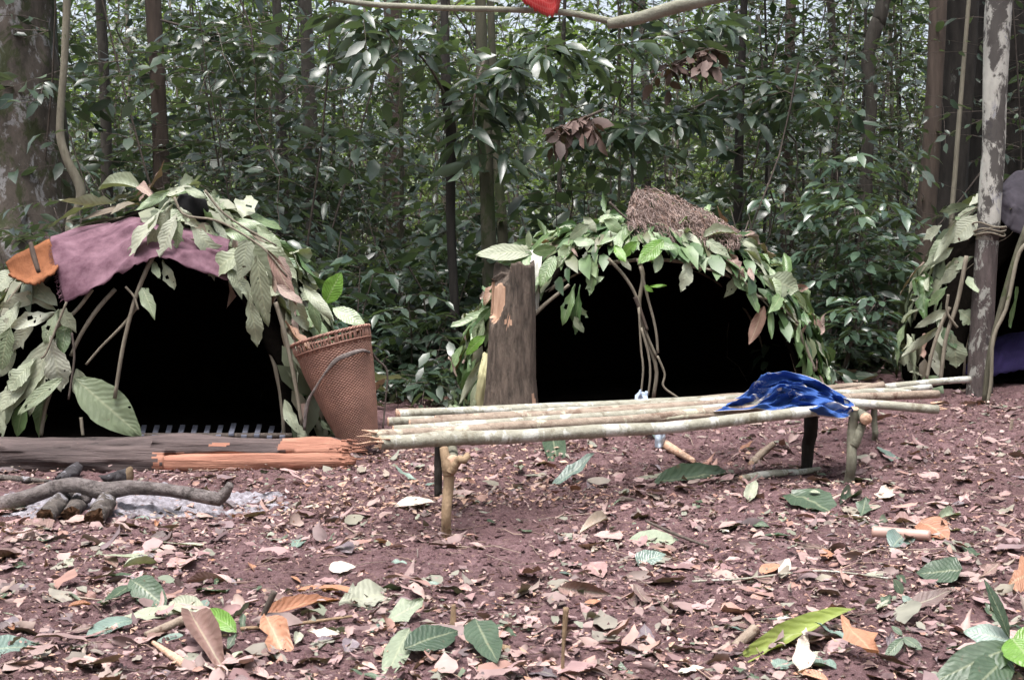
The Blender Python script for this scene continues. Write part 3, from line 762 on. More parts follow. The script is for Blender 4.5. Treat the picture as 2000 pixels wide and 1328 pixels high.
SHAPES = dict(
    h0=dict(seed=1, aspect=.36, shape='ell', bite=0.37, curl=.12, wave=.035), h1=dict(seed=2, aspect=.40, shape='obo', bite=0.62, curl=.2, holes=1, wave=.035),
    h2=dict(seed=3, aspect=.34, shape='ell', bite=0.22, curl=.05, wave=.035), h3=dict(seed=4, aspect=.46, shape='obo', bite=0.67, curl=.1, holes=2, wave=.035),
    h4=dict(seed=5, aspect=.30, shape='ell', bite=0.42, curl=.25, wave=.03), h5=dict(seed=6, aspect=.42, shape='ovate', bite=0.42, curl=.15, wave=.035),
    k0=dict(seed=41, aspect=.42, shape='obo', bite=.6, curl=.55, fold=.5, wave=.05), k1=dict(seed=42, aspect=.36, shape='ell', bite=.5, curl=-.4, fold=.9, wave=.05),
    k2=dict(seed=43, aspect=.5, shape='ovate', bite=.85, curl=.3, fold=.2, wave=.06, nt=11), k3=dict(seed=44, aspect=.3, shape='ell', bite=.4, curl=.7, fold=.6, wave=.04), k4=dict(seed=45, aspect=.46, shape='obo', bite=.8, curl=.15, fold=-.3, wave=.06, nt=11), k5=dict(seed=46, aspect=.4, shape='ell', bite=.3, curl=.35, fold=1.4, wave=.05),
    g0=dict(seed=11, aspect=.5, shape='ell', bite=.1, curl=.10, fold=.25, wave=.018), g1=dict(seed=12, aspect=.45, shape='ovate', bite=.3, curl=-.12, wave=.03),
    g2=dict(seed=13, aspect=.55, shape='obo', bite=.4, curl=.2, wave=.04), g3=dict(seed=14, aspect=.35, shape='ell', bite=.2, curl=.25, fold=.5, wave=.03),
    g4=dict(seed=15, aspect=.6, shape='ovate', bite=.6, curl=.1, wave=.05), g5=dict(seed=16, aspect=.4, shape='ell', bite=.15, curl=-.3, fold=.3, wave=.035),
    g6=dict(seed=17, aspect=.3, shape='ell', bite=.2, curl=.1, fold=1.1, wave=.03), g7=dict(seed=18, aspect=.5, shape='obo', bite=.7, curl=-.2, wave=.06, fold=.2),
    g8=dict(seed=19, aspect=.7, shape='ovate', bite=.15, curl=.05, wave=.02), g9=dict(seed=20, aspect=.45, shape='ell', bite=.5, curl=.35, wave=.05, fold=.4),
    big=dict(seed=31, aspect=.45, shape='ell', bite=.06, curl=.12, nt=14, nu=6, wave=.006, fold=.15),
    bigr=dict(seed=32, aspect=.45, shape='obo', bite=.45, curl=.15, nt=14, nu=6, wave=.02, fold=.2),
    bladed=dict(seed=33, aspect=.28, shape='ell', bite=.12, curl=.1, nt=12, nu=4, wave=.012, fold=.5),
)
LEAFM = {}
def leafdata(shape, mat):
    k = (shape, mat.name)
    if k not in LEAFM:
        V, Q, uv = leaf_geo(**SHAPES[shape])
        LEAFM[k] = mkmesh('leaf', V, Q, mat, uv=uv)
    return LEAFM[k]

def put_leaf(name, shape, mat, base, tip, normal, parent=None, wpx=None, width=None, flip=False):
    base = np.asarray(base, float); tip = np.asarray(tip, float)
    L_ = np.linalg.norm(tip - base); d = (tip - base) / L_
    n = np.asarray(normal, float); n = nrm(n - n.dot(d) * d); x = np.cross(d, n)
    asp = SHAPES[shape]['aspect']; ws = (width / (asp * L_)) if width else 1.0
    o = bpy.data.objects.new(name, leafdata(shape, mat))
    COL.objects.link(o)
    off = np.array(wloc(parent)) if parent is not None else np.zeros(3)
    M = Matrix(((x[0] * L_ * ws, d[0] * L_, n[0] * L_, base[0] - off[0]), (x[1] * L_ * ws, d[1] * L_, n[1] * L_, base[1] - off[1]), (x[2] * L_ * ws, d[2] * L_, n[2] * L_, base[2] - off[2]), (0, 0, 0, 1)))
    o.parent = parent
    o.matrix_basis = M
    return o

HS = ['h0', 'h1', 'h2', 'h3', 'h4', 'h5', 'k0', 'k1', 'k2', 'k3', 'k4', 'k5']

# ================================================================ leaf huts
class Hut:
    def __init__(s, label, cx, cy, rx, ry, H, ys, thatch, mats, nleaf, llen, seed, nth=1500, thl=.2, front=1.0, phi_lim=None, opening=None, bare=None, skew=0.0):
        r = np.random.default_rng(seed); s.r = r
        s.cx, s.cy, s.rx, s.ry, s.H, s.ys = cx, cy, rx, ry, H, ys; s.skew = skew
        s.z0 = float(T(cx, cy)) - .04
        root = s.root = empty('leaf_hut', (cx, cy, s.z0), label, 'hut', 'leaf huts of the camp')
        # lining: the closed inner layer of leaves, open at the front
        ne, nf = 30, 60
        yy = np.concatenate([np.linspace(-ys, .8, 22), 1 - .2 * np.linspace(1, 0, 9)[1:] ** 1.6])[:, None]; aa = np.linspace(-.03, np.pi + .03, nf)[None]
        q_ = np.sqrt(np.clip(1 - yy ** 2, .0004, 1)) * .965
        ca_ = np.sign(np.cos(aa)) * np.abs(np.cos(aa)) ** .9
        P = np.stack([cx + rx * q_ * ca_, cy + ry * yy * .97 + 0 * aa, s.z0 + H * q_ * np.sin(aa) * (1 - skew * np.clip(-q_ * ca_, 0, 1))], -1)
        P = P + (fbm(aa * 5 + 0 * yy, yy * 6 + 0 * aa, seed, 3)[..., None] - .5) * .05
        V = P.reshape(-1, 3)
        i = np.arange(ne - 1)[:, None] * nf + np.arange(nf - 1)[None]
        Qd = np.stack([i, i + 1, i + nf + 1, i + nf], -1).reshape(-1, 4)
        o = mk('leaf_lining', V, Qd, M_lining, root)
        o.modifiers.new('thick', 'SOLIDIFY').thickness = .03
        # bent poles of the frame, seen in the opening
        for k, (yy, rr) in enumerate(((-ys * .98, .013), (-ys * .45, .011), (.1, .011), (.5, .011))):
            q = math.sqrt(max(.05, 1 - yy * yy)) * .955
            a = np.linspace(0, np.pi, 26)
            pth = np.stack([cx + rx * q * np.sign(np.cos(a)) * np.abs(np.cos(a)) ** .85, np.full(26, cy + yy * ry) + .02 * np.sin(a * 3 + k), s.z0 + H * q * np.sin(a) ** .9], -1)
            V, Q, Tt, uv = tube_geo(pth, np.full(26, rr), 7, rough=.12, seed=k)
            mk('frame_pole', V, [Q, Tt], M_stick, root, uv=uv)
        # near-black sheet added over the hut floor, standing in for its shade
        q = np.linspace(-1, 1, 34); QX, QY = np.meshgrid(q, np.linspace(-ys * .92, .95, 34)); ww = np.sqrt(np.clip(1 - QY ** 2, 0, 1)) * .93
        BX = cx + rx * QX * ww; BY = cy + ry * QY
        i = np.arange(33)[:, None] * 34 + np.arange(33)[None]
        mk('floor_shade_sheet', np.stack([BX, BY, Z(BX, BY) + .025 + fbm(BX * 12, BY * 12, seed, 3) * .03], -1).reshape(-1, 3), np.stack([i, i + 1, i + 35, i + 34], -1).reshape(-1, 4), M_lining, root)
        # thatch: overlapping leaves all over the dome
        E_ = np.arcsin(r.random(nth) ** .8); F_ = r.uniform(0, 2 * np.pi, nth)
        P = s.surf(F_, E_, 1.0); k = P[:, 1] > cy - ys * ry - .02
        P = P[k]; E_ = E_[k]; F_ = F_[k]
        nn_, dn = s.frame(F_, E_)
        m = len(P)
        d = dn + nrm(np.cross(nn_, dn)) * r.normal(0, .55, (m, 1)) + nn_ * r.uniform(-.08, .25, (m, 1))
        edge = np.clip(1 - (P[:, 1] - (cy - ys * ry)) / .25, 0, 1)[:, None]
        d = d + np.array([0, -.5, -.2]) * edge
        ln = r.uniform(.6, 1.3, m) * thl
        fr_ = P[:, 1] < cy + .1
        bad = np.zeros(m, bool)
        for q in (.5, 1.0):
            pp = proj(P + nrm(d) * ln[:, None] * q)
            if opening: bad |= inpoly(pp, opening)
            if bare: bad |= inpoly(pp, bare) & fr_
        k = ~bad
        P, d, nn_, ln = P[k], d[k], nn_[k], ln[k]; m = len(P)
        V, Fc, rn, uv = leaf_cloud(P + nn_ * r.uniform(.0, .05, (m, 1)), d, nn_ + r.normal(0, .3, (m, 3)), ln, ln * r.uniform(.35, .5, m), r.random(m), 8)
        o = mk('leaf_thatch', V, Fc, thatch, root, uv=uv, rnd=rn); o['kind'] = 'stuff'
        # the leaves one can pick out on the front
        k_ = 0
        for k in range(nleaf * 2):
            if k_ >= nleaf: break
            for _ in range(40):
                e = math.asin(r.random() ** .7); f = r.uniform(np.pi * .98, 2.02 * np.pi)
                p = s.surf(np.array([f]), np.array([e]), 1.02)[0]
                if cy - ys * ry - .01 < p[1] < cy + .15 and (phi_lim is None or phi_lim(p)): break
            n_, d_ = s.frame(np.array([f]), np.array([e])); n_ = n_[0]; d_ = d_[0]
            d = d_ * r.choice([1, 1, 1, -.3]) + np.cross(n_, d_) * r.normal(0, .9) + n_ * r.uniform(0, .3) * (1 + 2.5 * (r.random() < .2))
            if p[1] < cy - ys * ry + .22: d = d + np.array([0, -.35, -.5])
            L_ = llen * r.choice([r.uniform(.4, .7), r.uniform(.7, 1.1), r.uniform(1.0, 1.6)]); d = nrm(d)
            pq = [proj(p + d * L_ * q) for q in (0, .5, 1.0)]
            if (opening and any(inpoly(z_, opening) for z_ in pq[1:])) or (bare and any(inpoly(z_, bare) for z_ in pq)): continue
            mt = mats[min(len(mats) - 1, int(r.random() ** 1.5 * len(mats)))]
            k_ += 1
            put_leaf('leaf', HS[r.integers(12)], mt, p + n_ * r.uniform(.02, .07), p + n_ * r.uniform(.02, .07) + d * L_, n_ + r.normal(0, .55, 3), root)
        # sticks laid over the leaves to hold them down
        for k in range(16):
            f = r.uniform(np.pi, 2 * np.pi); e0 = r.uniform(.5, 1.3); ln_ = r.uniform(.2, .55)
            fs = f + np.linspace(0, r.normal(0, .5), 8); es = np.clip(e0 - np.linspace(0, ln_, 8), .05, 1.5)
            pth = s.surf(fs, es, 1.04) + r.normal(0, .012, (8, 3))
            if pth[:, 1].min() < cy - ys * ry - .02 or (bare and inpoly(proj(pth), bare).any()): continue
            V, Q, Tt, uv = tube_geo(spline(pth, 16), np.linspace(.006, .003, 16) * r.uniform(.6, 1.3), 6, rough=.15, seed=k)
            mk('thatch_stick', V, [Q, Tt], M_stick, root, uv=uv)
    def surf(s, f, e, k=1.0):
        ce = np.cos(e) ** .85 * k; c = np.cos(f); sn = np.sin(f)
        return np.stack([s.cx + s.rx * ce * c, s.cy + s.ry * ce * sn, s.z0 + s.H * np.sin(e) * k * (1 - s.skew * np.clip(-c * ce, 0, 1))], -1)
    def frame(s, f, e):
        h = 1e-3
        te = nrm(s.surf(f, e - h) - s.surf(f, e + h)); tf = nrm(s.surf(f + h, e) - s.surf(f - h, e))
        n = nrm(np.cross(te, tf)); P = s.surf(f, e) - np.array([s.cx, s.cy, s.z0])
        n = n * np.sign((n * P).sum(-1, keepdims=True))
        return n, te
    def hero(s, rows):
        for (bx, by, tx, ty, w, y, mt, sh) in rows:
            B = at(bx, by, y); Tp = at(tx, ty, y + s.r.uniform(-.1, .03))
            put_leaf('leaf', sh, mt, B, Tp, np.array([s.r.normal(0, .3), -1, .35 + s.r.normal(0, .25)]), s.root, width=w * y / F)
    def stick(s, name, pts, w, y, mat=None, dy=0):
        P = spline([at(a, b, y + dy * i / max(1, len(pts) - 1)) for i, (a, b) in enumerate(pts)], 18)
        V, Q, Tt, uv = tube_geo(P, np.linspace(.5, .42, 18) * w * y / F, 7, rough=.14, seed=int(pts[0][0]), fr=9)
        mk(name, V, [Q, Tt], mat or M_stick, s.root, uv=uv)

hc, hg, hd, hb = M_hutleaf, M_hutgreen, M_hutdry, M_bright
hut1 = Hut('rounded leaf hut draped with a purple cloth, behind the split log', -2.27, 7.80, 1.14, 1.06, 1.50, .54, M_thatch, [hc, hc, hc, hg, hd], 125, .29, 101, nth=1700, thl=.24,
           phi_lim=lambda p: not (p[2] < .55 and -2.9 < p[0] < -1.5),
           opening=[(150, 860), (150, 650), (225, 575), (300, 515), (370, 525), (450, 552), (478, 600), (535, 615), (562, 690), (585, 860)],
           bare=[(-5, 515), (40, 480), (92, 452), (180, 425), (262, 400), (330, 470), (300, 520), (250, 545), (130, 600), (112, 556), (60, 562), (0, 545)], skew=.24)
hut1.hero([
    (146, 738, 273, 850, 78, 6.98, hc, 'big'), (112, 662, 2, 800, 64, 7.0, hc, 'big'), (100, 660, 42, 812, 58, 6.97, hc, 'big'), (98, 655, 122, 764, 52, 6.94, hc, 'bigr'),
    (122, 738, 28, 806, 30, 6.92, hc, 'big'), (112, 612, 18, 628, 36, 7.0, hc, 'h1'), (110, 608, 52, 574, 30, 7.05, hc, 'h3'), (116, 605, 78, 664, 30, 6.98, hc, 'h1'), (118, 604, 150, 646, 34, 6.98, hc, 'h5'),
    (100, 572, -5, 604, 44, 7.05, hc, 'h3'), (60, 545, 100, 600, 36, 7.08, hc, 'h0'), (20, 640, -10, 720, 40, 7.0, hc, 'h0'), (70, 700, 10, 760, 46, 6.98, hc, 'bigr'), (48, 790, 26, 852, 42, 7.0, hg, 'big'), (8, 800, -6, 852, 34, 6.95, hc, 'h0'),
    (30, 530, -20, 560, 40, 7.1, hc, 'h0'), (90, 540, 30, 548, 30, 7.08, hg, 'h3'), (40, 590, -10, 650, 40, 7.06, hc, 'h1'), (70, 620, 20, 690, 40, 7.04, hc, 'h3'), (30, 680, -30, 740, 46, 7.04, hc, 'big'), (60, 730, -10, 800, 44, 7.0, hc, 'big'), (90, 760, 60, 850, 40, 7.08, hg, 'h0'), (20, 760, -20, 850, 50, 7.02, hc, 'big'),
    (130, 620, 122, 700, 30, 7.05, hg, 'h2'), (150, 720, 168, 800, 40, 7.05, hc, 'h0'),
    (334, 392, 232, 502, 46, 7.02, hc, 'bigr'), (338, 398, 284, 478, 40, 7.0, hc, 'h1'), (346, 415, 312, 500, 42, 6.99, hc, 'h3'), (352, 405, 378, 446, 26, 7.05, hc, 'h1'), (352, 428, 344, 484, 38, 7.0, hc, 'h3'), (332, 372, 264, 414, 20, 7.3, hg, 'h2'),
    (398, 372, 442, 424, 16, 7.3, hc, 'h4'), (360, 368, 404, 384, 20, 7.3, hc, 'h2'), (318, 380, 372, 366, 20, 7.35, hc, 'h0'),
    (372, 438, 436, 508, 48, 7.05, hc, 'h3'), (492, 476, 402, 534, 54, 7.0, hc, 'bigr'), (482, 468, 478, 552, 48, 6.98, hc, 'h5'), (502, 498, 516, 640, 42, 6.97, hc, 'big'), (484, 568, 506, 678, 34, 7.0, hc, 'bigr'), (442, 516, 484, 572, 38, 6.98, hc, 'h3'),
    (522, 488, 584, 596, 26, 7.0, hd, 'h2'), (540, 556, 586, 594, 22, 6.98, hd, 'h0'), (545, 500, 575, 560, 26, 7.05, hd, 'h5'), (562, 560, 596, 650, 34, 7.05, hc, 'h1'), (592, 556, 656, 626, 24, 7.1, hc, 'h2'), (606, 580, 628, 656, 22, 7.15, hg, 'h2'),
    (440, 452, 498, 462, 28, 7.2, hg, 'h2'), (500, 440, 545, 486, 26, 7.3, hg, 'h0'), (450, 432, 520, 440, 22, 7.4, hg, 'h2'), (560, 650, 578, 720, 20, 7.05, hc, 'h4'), (556, 780, 575, 850, 26, 7.05, hc, 'h0'),
    (278, 562, 304, 618, 30, 6.98, hc, 'h5'), (318, 508, 334, 564, 26, 7.0, hc, 'h1'), (300, 510, 306, 545, 18, 7.0, hc, 'h0'),
    (636, 592, 664, 534, 42, 7.25, hb, 'big'), (650, 602, 712, 632, 34, 7.2, hg, 'big')])
hut1.stick('frame_stick', [(300, 500), (285, 530), (262, 590), (240, 680), (224, 778)], 9, 6.99)
hut1.stick('frame_stick', [(268, 600), (240, 635), (200, 675), (168, 712)], 6, 7.02)
hut1.stick('frame_stick', [(225, 565), (190, 605), (160, 650), (138, 695)], 9, 7.03)
hut1.stick('frame_stick', [(180, 565), (150, 605), (110, 640)], 8, 7.0)
hut1.stick('frame_stick', [(538, 590), (556, 650), (575, 740), (590, 830)], 9, 7.02)
hut1.stick('frame_stick', [(245, 560), (262, 580), (270, 605)], 5, 6.97)
hut1.stick('twig', [(130, 590), (110, 640), (90, 690), (80, 700)], 5, 6.92)
hut1.stick('twig', [(140, 650), (145, 700), (134, 780)], 5, 6.95, M_twig)
hut1.stick('twig', [(340, 385), (360, 420), (420, 430), (470, 455), (520, 490), (560, 540)], 5, 7.0)
hut1.stick('twig', [(400, 372), (430, 410), (470, 440), (540, 480)], 5, 7.25)
hut1.stick('frame_stick', [(100, 760), (88, 800), (80, 850)], 9, 7.05)
hut1.stick('frame_stick', [(158, 815), (162, 850)], 7, 6.95)

OPEN2 = [(1048, 810), (1048, 625), (1110, 578), (1160, 562), (1230, 528), (1340, 524), (1420, 564), (1480, 605), (1528, 655), (1550, 740), (1565, 810)]
hut2 = Hut('rounded green leaf hut with a brown net heaped on its top', .90, 8.62, 1.24, 1.10, 1.27, .56, M_thatch2, [hg, hg, hc, hg, hd], 205, .175, 202, nth=2000, thl=.19, opening=OPEN2)
hut2.hero([
    (1038, 494, 930, 490, 40, 7.85, hc, 'big'), (1040, 496, 972, 514, 26, 7.84, hg, 'big'), (1040, 492, 1088, 486, 24, 7.84, hg, 'big'), (1036, 500, 1018, 524, 18, 7.84, hg, 'h0'), (1034, 486, 1030, 450, 14, 7.86, hg, 'h2'),
    (1084, 500, 1052, 556, 32, 7.9, hg, 'big'), (1296, 470, 1248, 510, 34, 7.85, hb, 'big'), (1272, 474, 1322, 488, 24, 7.86, hg, 'h0'), (1346, 498, 1338, 568, 30, 7.88, hc, 'bigr'), (1290, 496, 1284, 534, 22, 7.86, hg, 'h2'),
    (1168, 498, 1148, 574, 26, 7.9, hg, 'bigr'), (1134, 556, 1118, 652, 28, 7.92, hg, 'bigr'), (1124, 556, 1094, 628, 26, 7.93, hg, 'h1'), (1122, 618, 1136, 652, 18, 7.9, hc, 'h0'),
    (1492, 598, 1468, 674, 28, 7.95, hd, 'h2'), (1504, 600, 1510, 662, 14, 7.96, hg, 'h2'), (1462, 556, 1478, 610, 24, 7.95, hg, 'h0'), (1442, 542, 1418, 584, 24, 7.95, hc, 'h5'), (1430, 540, 1470, 575, 24, 7.93, hg, 'h0'), (1486, 542, 1562, 562, 54, 8.0, hc, 'bigr'),
    (1506, 574, 1566, 634, 30, 8.0, hc, 'h1'), (1216, 448, 1198, 494, 22, 7.95, hg, 'h0'), (1140, 424, 1168, 452, 20, 8.1, hc, 'h2'), (1244, 472, 1206, 504, 24, 7.9, hb, 'h0'), (1200, 480, 1225, 510, 20, 7.86, hb, 'h2'),
    (1150, 440, 1110, 460, 26, 8.0, hc, 'h0'), (1180, 430, 1220, 452, 24, 8.0, hg, 'h2'), (1120, 470, 1160, 478, 24, 7.95, hg, 'h0'), (1330, 470, 1370, 500, 26, 7.95, hc, 'h3'), (1380, 470, 1430, 500, 26, 8.0, hc, 'h5'), (1390, 500, 1365, 530, 26, 7.93, hg, 'h3'),
    (946, 622, 918, 694, 26, 8.1, hc, 'h2'), (948, 655, 904, 688, 24, 8.05, hb, 'h0'), (942, 700, 898, 792, 18, 7.95, hc, 'h2'), (938, 740, 914, 802, 18, 7.9, hc, 'h0'), (960, 600, 930, 640, 20, 8.1, hg, 'h2'),
    (1180, 540, 1140, 560, 16, 7.88, hg, 'h0'), (1212, 500, 1230, 530, 16, 7.86, hc, 'h0'), (1120, 590, 1150, 620, 18, 7.94, hg, 'h3'), (1268, 560, 1302, 556, 8, 7.8, hb, 'h2'), (1258, 558, 1276, 572, 14, 7.8, hb, 'h0')])
hut2.stick('frame_stick', [(1246, 505), (1256, 540), (1248, 600), (1262, 660), (1282, 720), (1276, 778)], 9, 7.9)
hut2.stick('frame_stick', [(1188, 505), (1220, 540), (1245, 585), (1262, 650), (1284, 700)], 7, 7.88)
hut2.stick('frame_stick', [(1250, 520), (1262, 570), (1280, 640), (1285, 690)], 6, 7.86)
hut2.stick('twig', [(1248, 600), (1252, 680), (1256, 720), (1252, 770)], 5, 7.85)
hut2.stick('twig', [(1252, 640), (1266, 690), (1270, 730), (1266, 772)], 5, 7.84)
hut2.stick('twig', [(1284, 695), (1298, 730), (1296, 755), (1326, 778)], 5, 7.86)
hut2.stick('twig', [(1240, 580), (1252, 610), (1264, 645)], 8, 7.87, B_brown)
hut2.stick('frame_stick', [(1042, 616), (1070, 590), (1112, 556)], 8, 7.88)
hut2.stick('frame_stick', [(1555, 632), (1570, 670), (1592, 725)], 9, 8.0)
hut2.stick('twig', [(1340, 520), (1390, 528), (1412, 540)], 5, 7.88)
hut2.stick('twig', [(1470, 575), (1520, 595), (1560, 632)], 6, 7.95)
hut2.stick('twig', [(1190, 395), (1210, 415), (1230, 432)], 5, 8.0, M_twig)

hut3 = Hut('leaf hut cut off by the right edge, grey cloth on its roof', 3.98, 8.95, 1.10, 1.0, 1.40, .55, M_thatch, [hc, hg, hc, hd], 46, .24, 303, nth=420, thl=.22, phi_lim=lambda p: p[0] < 4.0,
           opening=[(1846, 470), (1910, 462), (2100, 440), (2100, 790), (1880, 780), (1862, 700), (1856, 560)])
hut3.hero([
    (1874, 428, 1828, 512, 22, 8.2, hc, 'h2'), (1908, 424, 1856, 472, 42, 8.15, hc, 'big'), (1902, 502, 1848, 522, 28, 8.2, hc, 'h1'), (1852, 606, 1790, 634, 22, 8.25, hc, 'h0'), (1872, 606, 1904, 628, 42, 8.2, hc, 'bigr'), (1858, 650, 1874, 718, 46, 8.15, hc, 'bigr'),
    (1836, 638, 1764, 698, 20, 8.2, hc, 'h2'), (1822, 680, 1826, 734, 22, 8.2, hc, 'h0'), (1840, 440, 1806, 470, 30, 8.25, hc, 'h3'), (1870, 520, 1840, 560, 28, 8.2, hc, 'h5'), (1890, 540, 1905, 570, 22, 8.18, hg, 'h0'), (1850, 560, 1815, 600, 28, 8.2, hg, 'h3'), (1845, 640, 1860, 680, 30, 8.2, hg, 'h0'),
    (1986, 560, 1976, 640, 20, 8.1, hg, 'h2')])
hut3.stick('frame_stick', [(1888, 500), (1870, 590), (1848, 660), (1836, 750)], 9, 8.12)
hut3.stick('frame_stick', [(1855, 600), (1836, 640), (1820, 690), (1810, 740)], 8, 8.15)
hut3.stick('twig', [(1852, 575), (1850, 610), (1870, 640)], 6, 8.1)
hut3.stick('frame_stick', [(2006, 440), (1978, 520), (1950, 620), (1932, 700), (1922, 790)], 12, 7.85, B_olive)
hut3.stick('frame_stick', [(2010, 470), (1988, 500), (1966, 600), (1940, 660), (1936, 740), (1928, 792)], 8, 7.75, B_liana)

# ================================================================ cloths on the huts
def wrinkles(u, v, seed, n, ln=(.2, .6), wd=(.02, .06), ang=None):
    """cloth folds: single creases with their own place, direction and length"""
    r = np.random.default_rng(seed); h = 0 * u * v
    wu = u + .05 * (fbm(u * 3, v * 3, seed, 2) - .5); wv = v + .10 * (fbm(u * 3 + 9, v * 3, seed + 1, 2) - .5)
    for k in range(n):
        cu, cv = r.random(2); a = r.uniform(0, np.pi) if ang is None else ang(cu, cv) + r.normal(0, .35)
        du = (wu - cu) * math.cos(a) + (wv - cv) * math.sin(a); dv = -(wu - cu) * math.sin(a) + (wv - cv) * math.cos(a) + .4 * r.normal() * du ** 2
        L_ = r.uniform(*ln); w = r.uniform(*wd); h = h + r.choice([1, 1, -.7]) * r.uniform(.4, 1) * np.exp(-(du / L_) ** 2 * 3) * np.exp(-np.abs(dv / w) ** 1.5)
    return h

def sheet(name, top, bot, ytop, ybot, nu, nv, mats, wr=.02, bulge=.06, seed=0, fr=6, thick=.004, sag=0.0):
    """a cloth hung between an upper and a lower edge; both edges given as picture points with their distances"""
    tp = np.array([at(a, b, y) for (a, b), y in zip(top, ytop)]); bt = np.array([at(a, b, y) for (a, b), y in zip(bot, ybot)])
    tp = spline(tp, nu); bt = spline(bt, nu)
    v = np.linspace(0, 1, nv)[:, None, None]; u = np.linspace(0, 1, nu)
    P = tp[None] * (1 - v) + bt[None] * v
    vv = np.linspace(0, 1, nv)[:, None]; uu = u[None]
    b = np.sin(np.pi * vv) * bulge
    w = wrinkles(uu + 0 * vv, vv + 0 * uu, seed, 22, (.15, .5), (.02, .07)) * .8 + (fbm(uu * 4, vv * 3, seed, 3) - .5) * 1.2
    edge_r = (vn(uu * 40, vv * 0, seed + 3) - .5) * .02
    P[..., 1] -= b + w * wr; P[..., 2] += b * .8 + w * wr * .7
    P[-1, :, 2] += edge_r[0]
    V = P.reshape(-1, 3)
    i = np.arange(nv - 1)[:, None] * nu + np.arange(nu - 1)[None]
    Q = np.stack([i, i + 1, i + 1 + nu, i + nu], -1).reshape(-1, 4)
    uv = np.stack([np.tile(u, nv), np.repeat(np.linspace(0, 1, nv), nu)], -1)
    o = mk(name, V, Q, mats, uv=uv)
    m = o.modifiers.new('thick', 'SOLIDIFY'); m.thickness = thick
    return o
M_purple = cloth_mat('purple_cloth', (.075, .034, .050), (.20, .115, .145), scale=9)
pc = sheet('draped_cloth', [(98, 462), (150, 448), (205, 438), (265, 428), (330, 436), (395, 452), (450, 470)], [(128, 592), (185, 566), (235, 536), (275, 515), (315, 505), (370, 526), (452, 548)],
           [7.25, 7.4, 7.5, 7.5, 7.45, 7.35, 7.25], [6.96, 6.95, 6.94, 6.94, 6.95, 6.97, 7.0], 110, 50, M_purple, wr=.026, seed=4)
tag(pc, 'faded purple cloth draped over the front of the hut roof', 'cloth')
g = Geo()
for k in range(60):
    t = k / 59; P0 = at(98 + 30 * t + rng.normal(0, 1), 462 + 130 * t, 7.2 - .26 * t) + np.array([0, -.03, .02])
    g.tube(spline([P0, P0 + [-.012, -.005, -.006 + rng.normal(0, .006)], P0 + [-.022, -.005, rng.normal(-.012, .012)]], 4), .0011, 3)
g.build('frayed_fringe', M_purple, pc)

M_orangebark = bark_mat('orange_bark', (.15, .055, .024), (.28, .11, .05), scale=7, stretch=.4, dark=(.10, .04, .02), darkth=.6)
tp = [(96, 466), (70, 478), (36, 494), (10, 512)]; bt = [(112, 520), (96, 536), (62, 552), (16, 532)]
ob = sheet('bark_slab', tp, bt, [7.12, 7.1, 7.08, 7.06], [6.95, 6.92, 6.90, 6.95], 30, 12, M_orangebark, wr=.01, bulge=-.05, seed=9, thick=.012)
tag(ob, 'curled orange inner bark slab lying on the hut roof at the far left', 'bark')
V, Q, Tt, uv = tube_geo(spline([at(60, 474, 6.92), at(66, 500, 6.9), at(76, 532, 6.88)], 10), [.012, .016, .012], 8, rough=.2, seed=2)
o = mk('bark_stick', V, [Q, Tt], B_brown, uv=uv); tag(o, 'short brown stick laid across the orange bark slab', 'stick')

# black lump lodged under the top leaves
M_black = cloth_mat('matt_black', (.006, .006, .007), (.014, .013, .014), scale=8)
V = []; 
bc = at(376, 410, 7.38); a = np.linspace(0, 2 * np.pi, 20, endpoint=False)
rows = [(-.08, .06), (-.06, .085), (0, .09), (.05, .085), (.08, .07), (.09, .03)]
P = np.array([[bc + np.array([r * (1 + .10 * math.sin(3 * t + k)) * math.cos(t), r * .8 * math.sin(t), dz + .01 * math.sin(4 * t)]) for t in a] for k, (dz, r) in enumerate(rows)]).reshape(-1, 3)
i = np.arange(len(rows) - 1)[:, None] * 20; j = np.arange(20)[None]; j2 = (j + 1) % 20
Qb = np.stack([i + j, i + j2, i + 20 + j2, i + 20 + j], -1).reshape(-1, 4)
o = mk('black_lump', P, Qb, M_black); tag(o, 'small black lump lodged under the leaves on the hut top', 'bundle')

M_greycloth = cloth_mat('grey_tarp', (.028, .025, .031), (.07, .062, .076), scale=5)
o = sheet('grey_cloth', [(1948, 372), (1975, 345), (2005, 332), (2060, 322), (2120, 340)], [(1946, 420), (1965, 440), (1984, 456), (2040, 470), (2120, 470)], [8.3, 8.45, 8.5, 8.55, 8.55], [8.16, 8.15, 8.14, 8.14, 8.15], 40, 26, M_greycloth, wr=.03, seed=21, fr=6)
tag(o, 'dark grey crumpled cloth over the right hut at the picture edge', 'cloth')
def stripes(nt, tc, c):
    w = N(nt, 'ShaderNodeTexWave', i_Scale=9.0, i_Distortion=.4); nt.links.new(tc.outputs['UV'], w.inputs['Vector'])
    s = N(nt, 'ShaderNodeMapRange', i_1=.8, i_2=.95); nt.links.new(w.outputs['Fac'], s.inputs[0])
    return mixc(nt, math_(nt, 'MULTIPLY', s.outputs[0], .5), c, (.02, .015, .04))
M_violet = cloth_mat('violet_cloth', (.009, .006, .032), (.018, .011, .056), scale=5, extra=stripes)
o = sheet('violet_cloth', [(1930, 668), (1960, 655), (2000, 650), (2080, 650)], [(1872, 732), (1930, 736), (1985, 724), (2080, 706)], [8.9, 8.9, 8.9, 8.9], [8.42, 8.4, 8.4, 8.4], 40, 20, M_violet, wr=.02, seed=31)
tag(o, 'violet striped cloth spread in the doorway of the right hut', 'cloth')
M_white = cloth_mat('white_cloth', (.42, .42, .38), (.58, .57, .52), scale=6)
